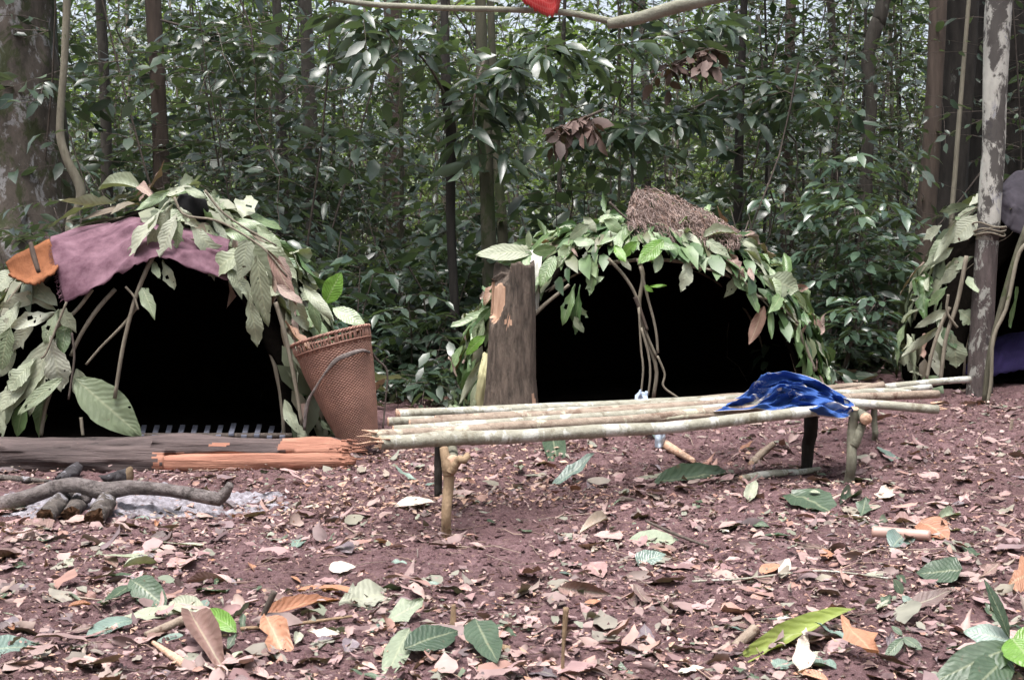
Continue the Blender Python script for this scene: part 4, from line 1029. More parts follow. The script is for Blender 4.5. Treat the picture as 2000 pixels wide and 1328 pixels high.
o = sheet('white_cloth', [(1030, 492), (1044, 488), (1060, 492)], [(1034, 612), (1044, 616), (1052, 604)], [8.12, 8.12, 8.14], [7.98, 7.98, 7.99], 16, 30, M_white, wr=.02, seed=41)
tag(o, 'narrow white cloth hanging beside the broken stump', 'cloth')
o = sheet('pale_plastic', [(944, 690), (952, 690), (962, 694)], [(926, 800), (940, 806), (956, 806)], [8.0, 7.98, 8.0], [7.9, 7.88, 7.9], 14, 24, cloth_mat('pale_plastic', (.33, .31, .17), (.45, .43, .27), rough=.5), wr=.02, seed=43)
tag(o, 'yellowish plastic sheet at the foot of the stump, hut side', 'sheet')

M_pl = cloth_mat('clear_wrapper', (.30, .36, .44), (.46, .52, .60), scale=9, rough=.25)
o = sheet('plastic_wrapper', [(1276, 836), (1288, 834), (1299, 838)], [(1280, 872), (1288, 878), (1297, 870)], [6.95, 6.93, 6.95], [6.9, 6.86, 6.9], 14, 18, M_pl, wr=.02, seed=47, bulge=.03); tag(o, 'crumpled pale blue plastic wrapper on the ground behind the bench middle', 'wrapper')
o = sheet('pale_rag', [(1242, 770), (1252, 764), (1264, 770)], [(1238, 786), (1252, 790), (1266, 784)], [7.8, 7.8, 7.8], [7.72, 7.7, 7.72], 24, 18, cloth_mat('pale_blue_rag', (.30, .36, .46), (.42, .48, .58), scale=9), wr=.03, seed=48, bulge=.0); tag(o, 'small pale blue rag at the foot of the tangled sticks', 'rag')

# ---- net heap on the second hut
def net():
    M_net = leaf_mat('net_cord', [(.15, .10, .085), (.25, .175, .155), (.34, .26, .235), (.22, .13, .095), (.38, .31, .285)], .9, 0)
    r = np.random.default_rng(77); g = Geo()
    top = spline([(1222, 426), (1234, 396), (1252, 378), (1292, 384), (1335, 402), (1372, 420), (1408, 440), (1452, 474)], 60)
    bot = spline([(1226, 446), (1262, 452), (1310, 464), (1340, 470), (1380, 474), (1415, 480), (1446, 480)], 60)
    def hp(u, v, lift):
        a = top[(u * 59).astype(int)] * (1 - v)[:, None] + bot[(u * 59).astype(int)] * v[:, None]
        y = 8.45 - .35 * v
        return np.array([at(p[0], p[1], yy) for p, yy in zip(a, y)]) + np.stack([0 * u, -lift, lift * .6], -1)
    # body of the heap
    uu, vv = np.meshgrid(np.linspace(0, 1, 40), np.linspace(0, 1, 14)); lf = (fbm(uu * 9, vv * 4, 5) - .5) * .11 + np.sin(np.pi * vv) * .03
    V = hp(uu.ravel(), vv.ravel(), lf.ravel() - .035)
    i = np.arange(13)[:, None] * 40 + np.arange(39)[None]
    g.add(V, np.stack([i, i + 1, i + 41, i + 40], -1).reshape(-1, 4), rnd=.02)
    for k in range(1100):
        u0, v0 = r.random(), r.random(); n = 9
        th = np.cumsum(r.normal(0, .9, n)) + r.uniform(0, 6.3)
        u = np.clip(u0 + np.cumsum(np.cos(th)) * .012, 0, .999); v = np.clip(v0 * 1.2 - .1 + np.cumsum(np.sin(th)) * .06, -.05, 1.35)
        lift = (fbm(u * 9, v * 4, 5) - .5) * .11 + np.sin(np.pi * v) * .03 + r.uniform(-.005, .045) + .014 * np.abs(np.sin(np.linspace(0, 3.1, n) + k))
        g.tube(hp(u, v, lift), .0024, 3, caps=False)
    o = g.build('hunting_net', M_net); tag(o, 'brown tangled fibre net heaped on top of the middle hut', 'net')
net()

# ---- sleeping platform inside the first hut: slats just behind the log
M_slat = bark_mat('slat_wood', (.10, .105, .14), (.17, .18, .225), scale=12, stretch=.2)
pl = empty('sleeping_platform', (-2.0, 7.3, float(T(-2., 7.3))), 'low platform of split slats inside the purple-draped hut', 'bed')
for k in range(12):
    x0 = 278 + k * 25
    A = at(x0 + 4, 829, 7.65); B_ = at(x0 - 2, 850, 7.10); wv = .5 * 10 * 7.3 / F
    d = nrm(B_ - A); s_ = np.array([wv, 0, 0]); t = np.array([0, 0, .012])
    V = np.array([A - s_, A + s_, B_ + s_, B_ - s_, A - s_ - t, A + s_ - t, B_ + s_ - t, B_ - s_ - t])
    V[:, 2] += rng.normal(0, .004)
    mk('slat', V, np.array([[3, 2, 1, 0], [4, 5, 6, 7], [0, 1, 5, 4], [1, 2, 6, 5], [2, 3, 7, 6], [3, 0, 4, 7]]), M_slat, pl, smooth=False)
for (xa, xb, y) in ((262, 566, 7.6), (258, 570, 7.18)):
    V, Q, Tt, uv = tube_geo(spline([at(xa, 838, y) + [0, 0, -.04], at(xb, 838, y) + [0, 0, -.04]], 6), .018, 8)
    mk('bearer', V, [Q, Tt], M_twig, pl, uv=uv)

# ================================================================ broken stump
def stump():
    g0 = G(996, 838); y = g0[1]
    M_st = bark_mat('stump_bark', (.040, .032, .027), (.165, .128, .104), patch=(.24, .15, .105), pth=.66, pscale=6, scale=34, stretch=.22, moss=(.07, .075, .035), mossth=.66, bump=.7)
    M_cut = bark_mat('stump_cut', (.36, .21, .14), (.55, .37, .27), scale=14, stretch=.2, bump=.5)
    na, nz_ = 72, 64; a = np.linspace(0, 2 * np.pi, na, endpoint=False); tz = np.linspace(0, 1, nz_)
    bx = at(996, 838, y); tx = at(1002, 514, y)
    r = np.interp(tz, [0, .12, .35, .7, 1], [.228, .186, .160, .146, .136])
    P = np.zeros((nz_, na, 3))
    zt = tx[2] + .012 * np.sign(np.sin(a * 7)) * (vn(np.cos(a) * 6, np.sin(a) * 6, 3)) + (vn(np.cos(a) * 3, np.sin(a) * 3, 8) - .5) * .05
    left = np.clip((-np.cos(a) - .10) * 6, 0, 1) * np.clip((.55 - np.sin(a)) * 4, 0, 1)
    zt = zt - left * .13 - .03 * np.clip(np.cos(a), 0, 1) * np.clip(-np.sin(a) + .3, 0, 1)
    zb = bx[2] - .06
    R = r[:, None] * (1 + .05 * (fbm(np.cos(a)[None] * 2.5 + tz[:, None] * .6, np.sin(a)[None] * 2.5, 5) - .5) * 2 + .022 * np.sin(a * 9 + 2)[None] + .05 * (vn(a[None] * 14 + tz[:, None] * 1.5, tz[:, None] * 7 + 0 * a[None], 15) - .5))
    zz = zb + (zt - zb)[None] * tz[:, None]
    cx_ = bx[0] + (tx[0] - bx[0]) * tz
    P[..., 0] = cx_[:, None] + R * np.cos(a); P[..., 1] = y + R * np.sin(a) * .95; P[..., 2] = zz
    pr = proj(P); front = np.sin(a)[None] < .1
    notch = inpoly(pr, [(948, 540), (960, 548), (972, 540), (984, 552), (984, 596), (974, 622), (964, 632), (952, 610)]) & front
    n2 = inpoly(pr, [(982, 626), (998, 624), (1000, 636), (986, 634)]) & front
    n3 = inpoly(pr, [(1040, 764), (1048, 790), (1050, 800), (1042, 790)]) & front
    cut = notch | n2 | n3
    P[notch, 1] += .035; P[notch, 0] += .02
    V = P.reshape(-1, 3)
    i = np.arange(nz_ - 1)[:, None] * na; j = np.arange(na)[None]; j2 = (j + 1) % na
    Q = np.stack([i + j, i + j2, i + na + j2, i + na + j], -1).reshape(-1, 4)
    mi = cut.reshape(-1)[Q].sum(1) >= 2
    # broken top
    ctr = P[-1].mean(0) + [0, 0, -.03]
    inner = P[-1] * .55 + ctr * .45; inner[:, 2] += (vn(a * 5, a * 0, 2) - .5) * .06 + .012
    V = np.vstack([V, inner, ctr]); n0 = nz_ * na; k = np.arange(na); k2 = (k + 1) % na
    Q2 = np.stack([(nz_ - 1) * na + k, (nz_ - 1) * na + k2, n0 + k2, n0 + k], -1); T3 = np.stack([n0 + k, n0 + k2, np.full(na, n0 + na)], -1)
    o = mk('stump', V, [np.vstack([Q, Q2]), T3], [M_st, M_cut], mi=np.concatenate([mi.astype(int), np.zeros(na), np.zeros(na)]))
    tag(o, 'tall broken grey-brown tree stump with an orange axe cut', 'stump')
stump()

# ================================================================ carrying basket
def basket():
    bot = at(706, 874, 7.06); top = at(645, 657, 7.10); bot[2] = max(bot[2], float(T(bot[0], 7.06)) + .01)
    ax = nrm(top - bot); H = np.linalg.norm(top - bot)
    X = nrm(np.cross(np.array([0, 1., 0]), ax)); Yv = np.cross(ax, X)
    root = empty('carrying_basket', bot, 'tall tapering brown woven basket leaning against the hut', 'basket')
    def wick():
        m, nt, out = newmat('wicker'); L = nt.links
        at_ = N(nt, 'ShaderNodeAttribute', attribute_name='rnd')
        r = ramp(nt, [(0, (.15, .070, .052)), (.45, (.27, .14, .105)), (1, (.41, .24, .185))]); L.new(at_.outputs['Fac'], r.inputs[0])
        tc = N(nt, 'ShaderNodeTexCoord'); n = N(nt, 'ShaderNodeTexNoise', i_Scale=6.0, i_Detail=4.0); L.new(tc.outputs['Object'], n.inputs['Vector'])
        v = N(nt, 'ShaderNodeMapRange', i_1=.3, i_2=.7, i_3=.7, i_4=1.2); L.new(n.outputs['Fac'], v.inputs[0])
        h = N(nt, 'ShaderNodeHueSaturation'); L.new(v.outputs[0], h.inputs['Value']); L.new(r.outputs[0], h.inputs['Color'])
        b = N(nt, 'ShaderNodeBsdfPrincipled'); b.inputs['Roughness'].default_value = .6; L.new(h.outputs[0], b.inputs['Base Color']); L.new(b.outputs[0], out.inputs[0]); return m
    M_w = wick()
    na, nv = 288, 260; stakes, rows = 96, 74
    a = np.linspace(0, 2 * np.pi, na, endpoint=False)[None]; v = np.linspace(0, .90, nv)[:, None]
    def rad(v): return np.interp(v, [0, .06, .35, .7, 1.0], [.095, .108, .155, .200, .232])
    row = v * rows / .9; par = (np.floor(row) % 2)
    over = np.cos(a * stakes / 2 * 1.0 + np.pi * par)
    prof = np.abs(np.sin(np.pi * row))
    R = rad(v) + .0032 * over * prof ** .6 + .001 * rng.normal(size=(nv, na)) * .5
    shade = np.clip(.12 + .55 * prof ** .7 * (.5 + .5 * over) + .25 * vn(np.floor(row) * 3.7 + 0 * a, np.floor(a * stakes / 6.283) * 1.3 + 0 * v, 4), 0, 1)
    P = bot + ax * (v * H)[..., None] + X * (R * np.cos(a))[..., None] + Yv * (R * np.sin(a))[..., None]
    i = np.arange(nv - 1)[:, None] * na; j = np.arange(na)[None]; j2 = (j + 1) % na
    Q = np.stack([i + j, i + j2, i + na + j2, i + na + j], -1).reshape(-1, 4)
    c = len(P.reshape(-1, 3)); Vb = np.vstack([P.reshape(-1, 3), bot]); k = np.arange(na)
    o = mk('woven_body', Vb, [Q, np.stack([np.full(na, c), (k + 1) % na, k], -1)], M_w, root, rnd=np.append(shade.ravel(), .2))
    def ring(vv, ang, dr=0): return bot + ax * (vv * H) + X * ((rad(vv) + dr) * math.cos(ang)) + Yv * ((rad(vv) + dr) * math.sin(ang))
    for k in range(96):
        an = 2 * math.pi * k / 96 + rng.normal(0, .015); sl = rng.normal(.035, .03)
        V, Q, Tt, uv = tube_geo([ring(.87, an), ring(.94, an + sl * .5, .003), ring(1.0, an + sl)], [.0035, .0042, .003], 5)
        mk('stake', V, [Q, Tt], M_w, root, rnd=np.full(len(V), rng.uniform(.15, .8)))
    g = Geo()
    for s in range(3):
        an = np.linspace(0, 2 * np.pi, 121); tw = an * 22 + s * 2.094
        pth = np.array([ring(1.0 + .009 * math.sin(t), q, .006 * math.cos(t)) for q, t in zip(an, tw)])
        g.tube(pth, .0055, 5, caps=False)
    g.build('rim', M_w, root)
    g = Geo()
    an = np.linspace(0, 2 * np.pi, 61); g.tube(np.array([ring(.905, q, .003) for q in an]), .006, 5, caps=False)
    g.build('binding', M_w, root)
    M_strap = bark_mat('strap_bark', (.10, .085, .08), (.24, .20, .19), scale=20, stretch=1)
    pts = [(722, 688, 7.02), (706, 685, 6.93), (682, 692, 6.875), (656, 704, 6.87), (634, 730, 6.88), (616, 758, 6.90), (600, 790, 6.93), (594, 840, 6.95)]
    pth = spline([at(*p) for p in pts], 40)
    V, Q, Tt, uv = tube_geo(pth, np.interp(np.linspace(0, 1, 40), [0, .3, .45, .6, .9, 1], [.007, .014, .012, .005, .011, .008]), 8, rough=.1, oval=1.0)
    # flatten the strap against the basket
    c = np.repeat(pth, 8, 0); V[:len(c), 1] = c[:, 1] + (V[:len(c), 1] - c[:, 1]) * .3
    s = mk('carrying_strap', V, [Q, Tt], M_strap, root, uv=uv); s['label'] = 'grey bark strap looped across the front'
    V, Q, Tt, uv = tube_geo(spline([at(720, 676, 7.15), at(734, 700, 7.2), at(756, 726, 7.22), at(752, 790, 7.2), at(748, 836, 7.16)], 24), [.006, .008, .007, .005, .006], 7, rough=.2, seed=3)
    s = mk('strap_end', V, [Q, Tt], M_twig, root, uv=uv)
basket()

# ================================================================ pole bench
M_pole = bark_mat('green_pole_bark', (.22, .21, .165), (.34, .33, .275), patch=(.50, .50, .465), pth=.52, pscale=6, stretch=.9, scale=22, bump=.35, rough=.6, dark=(.17, .15, .11), darkth=.565, darkscale=8)
M_pole2 = bark_mat('brown_pole_bark', (.20, .15, .115), (.34, .28, .225), patch=(.46, .44, .34), pth=.58, pscale=7, stretch=.9, scale=16, bump=.5, rough=.7, dark=(.15, .10, .075), darkth=.56, darkscale=10)
M_cutend = bark_mat('cut_wood', (.42, .24, .16), (.62, .45, .34), scale=30, stretch=1)
M_leg = bark_mat('leg_bark', (.20, .135, .085), (.33, .24, .155), scale=24, stretch=.3, dark=(.12, .08, .055), darkth=.62)
M_leg2 = bark_mat('grey_leg_bark', (.10, .095, .075), (.19, .185, .14), scale=20, stretch=.3, patch=(.27, .28, .22), pth=.6)
bench = empty('pole_bench', G(1270, 985), 'long low bench of pale green poles on forked legs, middle of the camp', 'bench')
def pole(pts, w, mat, sd, cut=True, name='pole', sides=14, par=None, rough=.05, fr=5):
    P = spline([at(*p) for p in pts], 42); ym = np.mean([p[2] for p in pts]); 
    P[:, 2] += (fbm(np.linspace(0, 4, 42) + sd * 7.3, np.zeros(42) + sd, sd, 2) - .5) * .034; P[:, 1] += (fbm(np.linspace(0, 3, 42) + sd * 3.3, np.zeros(42) + sd, sd + 5, 2) - .5) * .05
    rad = np.interp(np.linspace(0, 1, 42), np.linspace(0, 1, len(w)), w) * .5 * ym / F
    # nodes: slight swellings where side shoots were trimmed
    for c in np.random.default_rng(sd).uniform(0, 1, 5): rad = rad * (1 + .07 * np.exp(-((np.linspace(0, 1, 42) - c) / .018) ** 2))
    V, Q, Tt, uv = tube_geo(P, rad, sides, rough=rough, seed=sd, fr=fr)
    return mk(name, V, [Q, Tt], [mat, M_cutend], bench if par is None else par, uv=uv, mi=np.concatenate([np.zeros(len(Q)), np.ones(len(Tt))]))
pole([(742, 866, 5.08), (1000, 855, 5.3), (1300, 832, 5.6), (1597, 803, 5.88)], [27, 27, 26, 24, 22], M_pole, 1)
pole([(722, 851, 5.22), (1000, 835, 5.45), (1300, 812, 5.75), (1512, 796, 5.98)], [22, 21, 20, 18], M_pole2, 2)
pole([(768, 842, 5.38), (1100, 823, 5.65), (1400, 801, 5.95), (1600, 788, 6.15), (1832, 796, 6.1)], [19, 20, 20, 19, 19], M_pole, 3)
pole([(800, 829, 5.56), (1100, 812, 5.82), (1400, 791, 6.1), (1640, 780, 6.3), (1830, 771, 6.45)], [17, 18, 18, 18, 17], M_pole2, 4)
pole([(758, 822, 5.72), (1050, 808, 5.95), (1400, 784, 6.3), (1660, 772, 6.5), (1778, 768, 6.6)], [17, 17, 16, 16, 17], M_pole, 5)
pole([(780, 813, 5.86), (1100, 799, 6.15), (1400, 784, 6.45), (1660, 766, 6.65), (1818, 757, 6.78)], [16, 16, 15, 15, 13], M_pole, 6)
pole([(775, 807, 6.0), (1100, 797, 6.3), (1400, 782, 6.6), (1650, 762, 6.8), (1726, 752, 6.9)], [19, 17, 15, 16, 19], M_pole2, 7)
pole([(900, 805, 6.1), (1200, 793, 6.42), (1500, 775, 6.75), (1740, 757, 6.98), (1892, 740, 7.12)], [13, 14, 14, 15, 13], M_pole, 8)
pole([(1330, 783, 6.75), (1560, 768, 6.95), (1700, 752, 7.05)], [13, 13, 13], M_pole2, 9)
pole([(850, 818, 5.64), (1150, 803, 5.92), (1450, 786, 6.2), (1640, 778, 6.38)], [12, 13, 13, 12], M_pole2, 10)
pole([(830, 836, 5.47), (1150, 817, 5.76), (1380, 800, 5.98)], [11, 12, 11], M_pole, 11)
pole([(812, 848, 5.30), (1100, 832, 5.55), (1420, 806, 5.86)], [11, 12, 11], M_pole2, 12)
# splintered tips
for (px, py, y, s) in ((742, 866, 5.08, 1), (722, 851, 5.22, 1), (1832, 796, 6.1, -1)):
    g = Geo(); c = at(px, py, y)
    for k in range(7):
        o_ = rng.normal(0, .012, 3); g.tube([c + o_ + [s * .02, 0, 0], c + o_ * 1.3 - [s * rng.uniform(.015, .05), 0, rng.normal(0, .006)]], [.006, .001], 4)
    g.build('splintered_tip', M_cutend, bench)['kind'] = 'stuff'
# legs
g1 = G(872, 1047)
def leg(name, pts, w, mat, sd, label=None, rough=.1):
    o = pole(pts, w, mat, sd, name=name, rough=rough, sides=14, fr=8)
    if label: o['label'] = label
    return o
y1 = g1[1]
l1 = leg('leg', [(872, 1056, y1), (872, 1000, y1), (876, 940, y1), (874, 910, y1), (866, 876, y1 + .02)], [19, 20, 22, 24, 17], M_leg, 21, 'forked light brown front leg')
sp1 = pole([(878, 925, y1), (893, 907, y1 - .01), (914, 890, y1 - .02)], [20, 16, 14], M_leg, 22, name='fork_prong', par=l1, fr=8)
yb = G(856, 968)[1]
leg('leg', [(856, 985, yb), (856, 930, yb), (857, 850, yb)], [15, 16, 17], B_dark, 23, 'dark back leg')
gr = G(1662, 938); yr = gr[1]
l2 = leg('leg', [(1660, 946, yr), (1662, 890, yr), (1668, 830, yr), (1669, 800, yr)], [21, 20, 19, 17], M_leg2, 24, 'greyish forked leg at the cloth end')
pole([(1666, 870, yr), (1680, 840, yr), (1692, 818, yr - .01)], [19, 17, 14], M_leg2, 25, name='fork_prong', par=l2, fr=8)
gb = G(1577, 912); yb2 = gb[1]
leg('leg', [(1576, 918, yb2), (1579, 870, yb2), (1584, 812, yb2 + .02)], [21, 24, 28], B_dark, 26, 'thick dark leg under the cloth')
gq = G(1709, 868); leg('leg', [(1709, 872, gq[1]), (1709, 830, gq[1]), (1709, 775, gq[1])], [11, 12, 12], M_leg2, 27, 'short back leg at the cloth end')
# crossbars carrying the poles
pole([(884, 900, 5.06), (880, 872, 5.5), (858, 842, 6.05)], [24, 21, 20], M_leg2, 28, name='crossbar', fr=7)
pole([(1690, 816, 5.86), (1672, 800, 6.3), (1712, 786, 7.0)], [22, 20, 20], M_leg2, 29, name='crossbar', fr=7)

# ---- blue cloth thrown over the bench
def blue_cloth():
    def pr(nt, tc, c):
        L = nt.links
        n = N(nt, 'ShaderNodeTexNoise', i_Scale=9.0, i_Detail=2.0, i_Distortion=2.2); L.new(tc.outputs['UV'], n.inputs['Vector'])
        s = math_(nt, 'ABSOLUTE', math_(nt, 'SUBTRACT', n.outputs['Fac'], .5))
        a = N(nt, 'ShaderNodeMapRange', i_1=.016, i_2=.006); L.new(s, a.inputs[0])
        n2 = N(nt, 'ShaderNodeTexNoise', i_Scale=4.2, i_Detail=1.0); L.new(tc.outputs['UV'], n2.inputs['Vector'])
        b = N(nt, 'ShaderNodeMapRange', i_1=.58, i_2=.62); L.new(n2.outputs['Fac'], b.inputs[0])
        n3 = N(nt, 'ShaderNodeTexNoise', i_Scale=5.3, i_Detail=3.0); mp = N(nt, 'ShaderNodeMapping'); mp.inputs['Location'].default_value = (4, 7, 0); L.new(tc.outputs['UV'], mp.inputs[0]); L.new(mp.outputs[0], n3.inputs['Vector'])
        d = N(nt, 'ShaderNodeMapRange', i_1=.615, i_2=.64); L.new(n3.outputs['Fac'], d.inputs[0])
        f = math_(nt, 'MAXIMUM', math_(nt, 'MULTIPLY', a.outputs[0], b.outputs[0]), d.outputs[0])
        sx = N(nt, 'ShaderNodeSeparateXYZ'); L.new(tc.outputs['UV'], sx.inputs[0])
        e = math_(nt, 'MINIMUM', math_(nt, 'MINIMUM', sx.outputs[0], math_(nt, 'SUBTRACT', 1.0, sx.outputs[0])), math_(nt, 'MINIMUM', sx.outputs[1], math_(nt, 'SUBTRACT', 1.0, sx.outputs[1])))
        ed = N(nt, 'ShaderNodeMapRange', i_1=.012, i_2=.008); L.new(e, ed.inputs[0])
        return mixc(nt, math_(nt, 'MAXIMUM', f, ed.outputs[0]), c, (.50, .46, .44))
    M = cloth_mat('blue_print_cloth', (.018, .050, .19), (.045, .11, .33), scale=7, extra=pr, weave=400)
    nu, nv = 150, 90
    u = np.linspace(0, 1, nu)[None] + np.zeros((nv, 1)); v = np.linspace(0, 1, nv)[:, None] + np.zeros((1, nu))
    lo = spline([(1394, 797), (1440, 795), (1500, 796), (1545, 800), (1585, 806), (1625, 812), (1662, 808), (1672, 800)], nu)
    hi = spline([(1402, 788), (1440, 768), (1475, 745), (1505, 727), (1548, 724), (1592, 734), (1628, 756), (1668, 776)], nu)
    px = lo[None, :, 0] * (1 - v) + hi[None, :, 0] * v; py = lo[None, :, 1] * (1 - v ** .8) + hi[None, :, 1] * v ** .8
    wp = fbm(u * 2.2, v * 2.2, 1, 3); S_ = u + v * .35; T_ = v - u * .35
    fan = lambda cu, cv: math.atan2(1.1 - cv, .5 - cu) if abs(cu - .5) > .12 else .2
    rid = wrinkles(u, v, 71, 34, (.12, .45), (.025, .07), fan) * .8; w2 = wrinkles(u, v, 72, 60, (.06, .25), (.010, .03), fan)
    env = np.minimum(1, np.minimum(u, 1 - u) * 9) * np.minimum(1, v * 5 + .25)
    py = py - env * (rid * 15 + w2 * 6 + (wp - .5) * 16) + 6
    px = px + (fbm(u * 5, v * 5, 61, 3) - .5) * 26 * env
    y = 5.84 + .10 * u + (v ** 1.1) * .36 - env * (rid * .15 + w2 * .06)
    y = np.where(v < .12, y - .02, y)
    P = np.stack([ (px - 1000) / F, (664 - py) / F, y], -1)
    du = P[..., 1]; dy = CP + du * SP_; t = y / dy
    V = np.stack([P[..., 0] * t, y, CZ + (-SP_ + du * CP) * t], -1).reshape(-1, 3)
    i = np.arange(nv - 1)[:, None] * nu + np.arange(nu - 1)[None]
    Q = np.stack([i, i + 1, i + 1 + nu, i + nu], -1).reshape(-1, 4)
    o = mk('printed_cloth', V, Q, M, uv=np.stack([u, v], -1).reshape(-1, 2))
    o.modifiers.new('thick', 'SOLIDIFY').thickness = .003
    tag(o, 'crumpled blue cloth with white print thrown over the pole bench', 'cloth')
blue_cloth()

# ================================================================ split log in front of the first hut
def log():
    gl = G(-40, 922); gr_ = G(676, 918)
    M_b = bark_mat('weathered_log', (.026, .020, .021), (.155, .118, .114), scale=14, stretch=5.0, patch=(.26, .19, .17), pth=.66, pscale=9, bump=.9, dark=(.03, .025, .025), darkth=.6, darkscale=3)
    # grain runs along x in this log: a mapping of its own
    for n in M_b.node_tree.nodes:
        if n.type == 'MAPPING': n.inputs['Scale'].default_value = (.07, 1, 1.5) if abs(n.inputs['Scale'].default_value[2] - 5) < .01 else (.35, 1, 1.5)
    M_r = bark_mat('red_split_wood', (.21, .088, .062), (.46, .235, .165), scale=9, stretch=1, bump=.7, dark=(.12, .06, .045), darkth=.64)
    for n in M_r.node_tree.nodes:
        if n.type == 'MAPPING': n.inputs['Scale'].default_value = (.12, 1, 2.2)
    r0 = .115
    a = gl + [-.8, .13, r0 * .42]; b = gr_ + [0, .13, r0 * .46]
    root = empty('fallen_log', ((a + b) / 2)[0:3] - [0, 0, r0], 'weathered fallen log with red split wood, lying before the purple-draped hut', 'log')
    n = 320; t = np.linspace(0, 1, n); P = a + (b - a) * t[:, None]
    P[:, 2] += .008 * np.sin(t * 9) ; P[:, 1] += .02 * np.sin(t * 5)
    rad = r0 * (1 + .05 * np.sin(t * 13)); rad[-12:] *= np.linspace(1, .7, 12)
    V, Q, Tt, uv = tube_geo(P, rad, 48, rough=.2, seed=12, fr=2.2)
    gr0 = fbm(V[:, 0] * 1.6, np.arctan2(V[:, 2] - .12, V[:, 1] - 6.8) * 9, 91, 4); V[:, 2] += (gr0 - .5) * .035; V[:, 1] += (gr0 - .5) * .03
    pr = proj(V); q = V[Q].mean(1); qp = proj(q)
    front = q[:, 1] < np.interp(q[:, 0], P[:, 0], P[:, 1])
    jag = (vn(qp[:, 0] * .06, qp[:, 1] * .3, 7) - .5) * 40
    red = (front & (qp[:, 0] + jag > 312) & (qp[:, 1] > 884)) | (front & inpoly(qp, [(540, 874), (552, 856), (600, 848), (690, 842), (690, 884), (560, 884)])) | (front & inpoly(qp, [(408, 868), (420, 862), (450, 864), (442, 872), (412, 874)]))
    mi = np.concatenate([red.astype(int), np.ones(len(Tt), int)])
    # the split stands back from the weathered shell
    vp = pr; inn = (vp[:, 0] > 320) & (vp[:, 1] > 886) & (V[:, 1] < np.interp(V[:, 0], P[:, 0], P[:, 1]))
    V[inn, 1] += .03
    mk('log_body', V, [Q, Tt], [M_b, M_r], root, uv=uv, mi=mi)
    # the lower slab of red wood
    A = at(318, 905, gl[1] - .02); B_ = at(694, 901, gr_[1] - .02); n = 70; t = np.linspace(0, 1, n); P = A + (B_ - A) * t[:, None]
    rr = .047 * np.interp(t, [0, .03, .1, .8, .96, 1], [.75, .9, .98, 1.02, .8, .3])
    V, Q, Tt, uv = tube_geo(P, rr, 20, rough=.35, seed=31, fr=2.6, oval=1.0)
    V[:, 1] = V[:, 1] * .6 + np.interp(V[:, 0], P[:, 0], P[:, 1]) * .4
    V[:, 1] += .03
    o = mk('split_wood', V, [Q, Tt], M_r, root, uv=uv); o['label'] = 'exposed red split wood'
    g = Geo()
    for k in range(26):
        x = rng.uniform(640, 694); c = at(x, rng.uniform(858, 915), gr_[1] + rng.uniform(-.05, .05)); L_ = rng.uniform(.03, .09)
        g.tube([c, c + [L_, rng.normal(0, .01), rng.normal(0, .012)]], [.006, .001], 4)
    g.build('splinters', M_r, root)['kind'] = 'stuff'
log()

# ================================================================ hearth: ash, charred ends, the crooked branch
M_char = bark_mat('charred_wood', (.020, .018, .020), (.06, .055, .06), scale=14, stretch=.6, patch=(.30, .29, .33), pth=.56, pscale=7)
M_ashwood = bark_mat('ashy_wood', (.05, .043, .040), (.17, .145, .13), scale=26, stretch=.6, patch=(.33, .32, .35), pth=.56, pscale=11, bump=.9, dark=(.02, .018, .018), darkth=.57, darkscale=9)
M_rotten = bark_mat('rotten_end', (.10, .055, .03), (.36, .20, .12), scale=40, stretch=1, bump=1.0)
def ash():
    m, nt, out = newmat('wood_ash'); L = nt.links
    tc = N(nt, 'ShaderNodeTexCoord'); n = N(nt, 'ShaderNodeTexNoise', i_Scale=26.0, i_Detail=9.0, i_Roughness=.8); L.new(tc.outputs['Object'], n.inputs['Vector'])
    r = ramp(nt, [(.32, (.07, .055, .058)), (.5, (.22, .205, .23)), (.66, (.42, .40, .45))]); L.new(n.outputs['Fac'], r.inputs[0])
    b = N(nt, 'ShaderNodeBsdfPrincipled'); b.inputs['Roughness'].default_value = 1; L.new(r.outputs[0], b.inputs['Base Color'])
    bp = N(nt, 'ShaderNodeBump', i_Strength=.6, i_Distance=.02); L.new(n.outputs['Fac'], bp.inputs['Height']); L.new(bp.outputs[0], b.inputs['Normal']); L.new(b.outputs[0], out.inputs[0])
    c = G(190, 985); xs = np.linspace(-1.0, .95, 110); ys_ = np.linspace(-.42, .75, 66); X, Y = np.meshgrid(xs, ys_)
    rr = np.sqrt((X / .72) ** 2 + (Y / .38) ** 2) + (fbm(X * 6, Y * 6, 51, 5) - .5) * 1.9
    h = .035 * (1 - rr) + (fbm(X * 22, Y * 22, 53, 4) - .5) * .045
    Zv = Z(c[0] + X, c[1] + Y) + h
    i = np.arange(65)[:, None] * 110 + np.arange(109)[None]; Q = np.stack([i, i + 1, i + 111, i + 110], -1).reshape(-1, 4)
    Q = Q[(rr.ravel()[Q] < 1.35).all(1)]
    o = mk('ash', np.stack([c[0] + X, c[1] + Y, Zv], -1).reshape(-1, 3), Q, m); tag(o, 'pale grey lilac ash of the hearth under the crooked branch', kind='stuff')
ash()
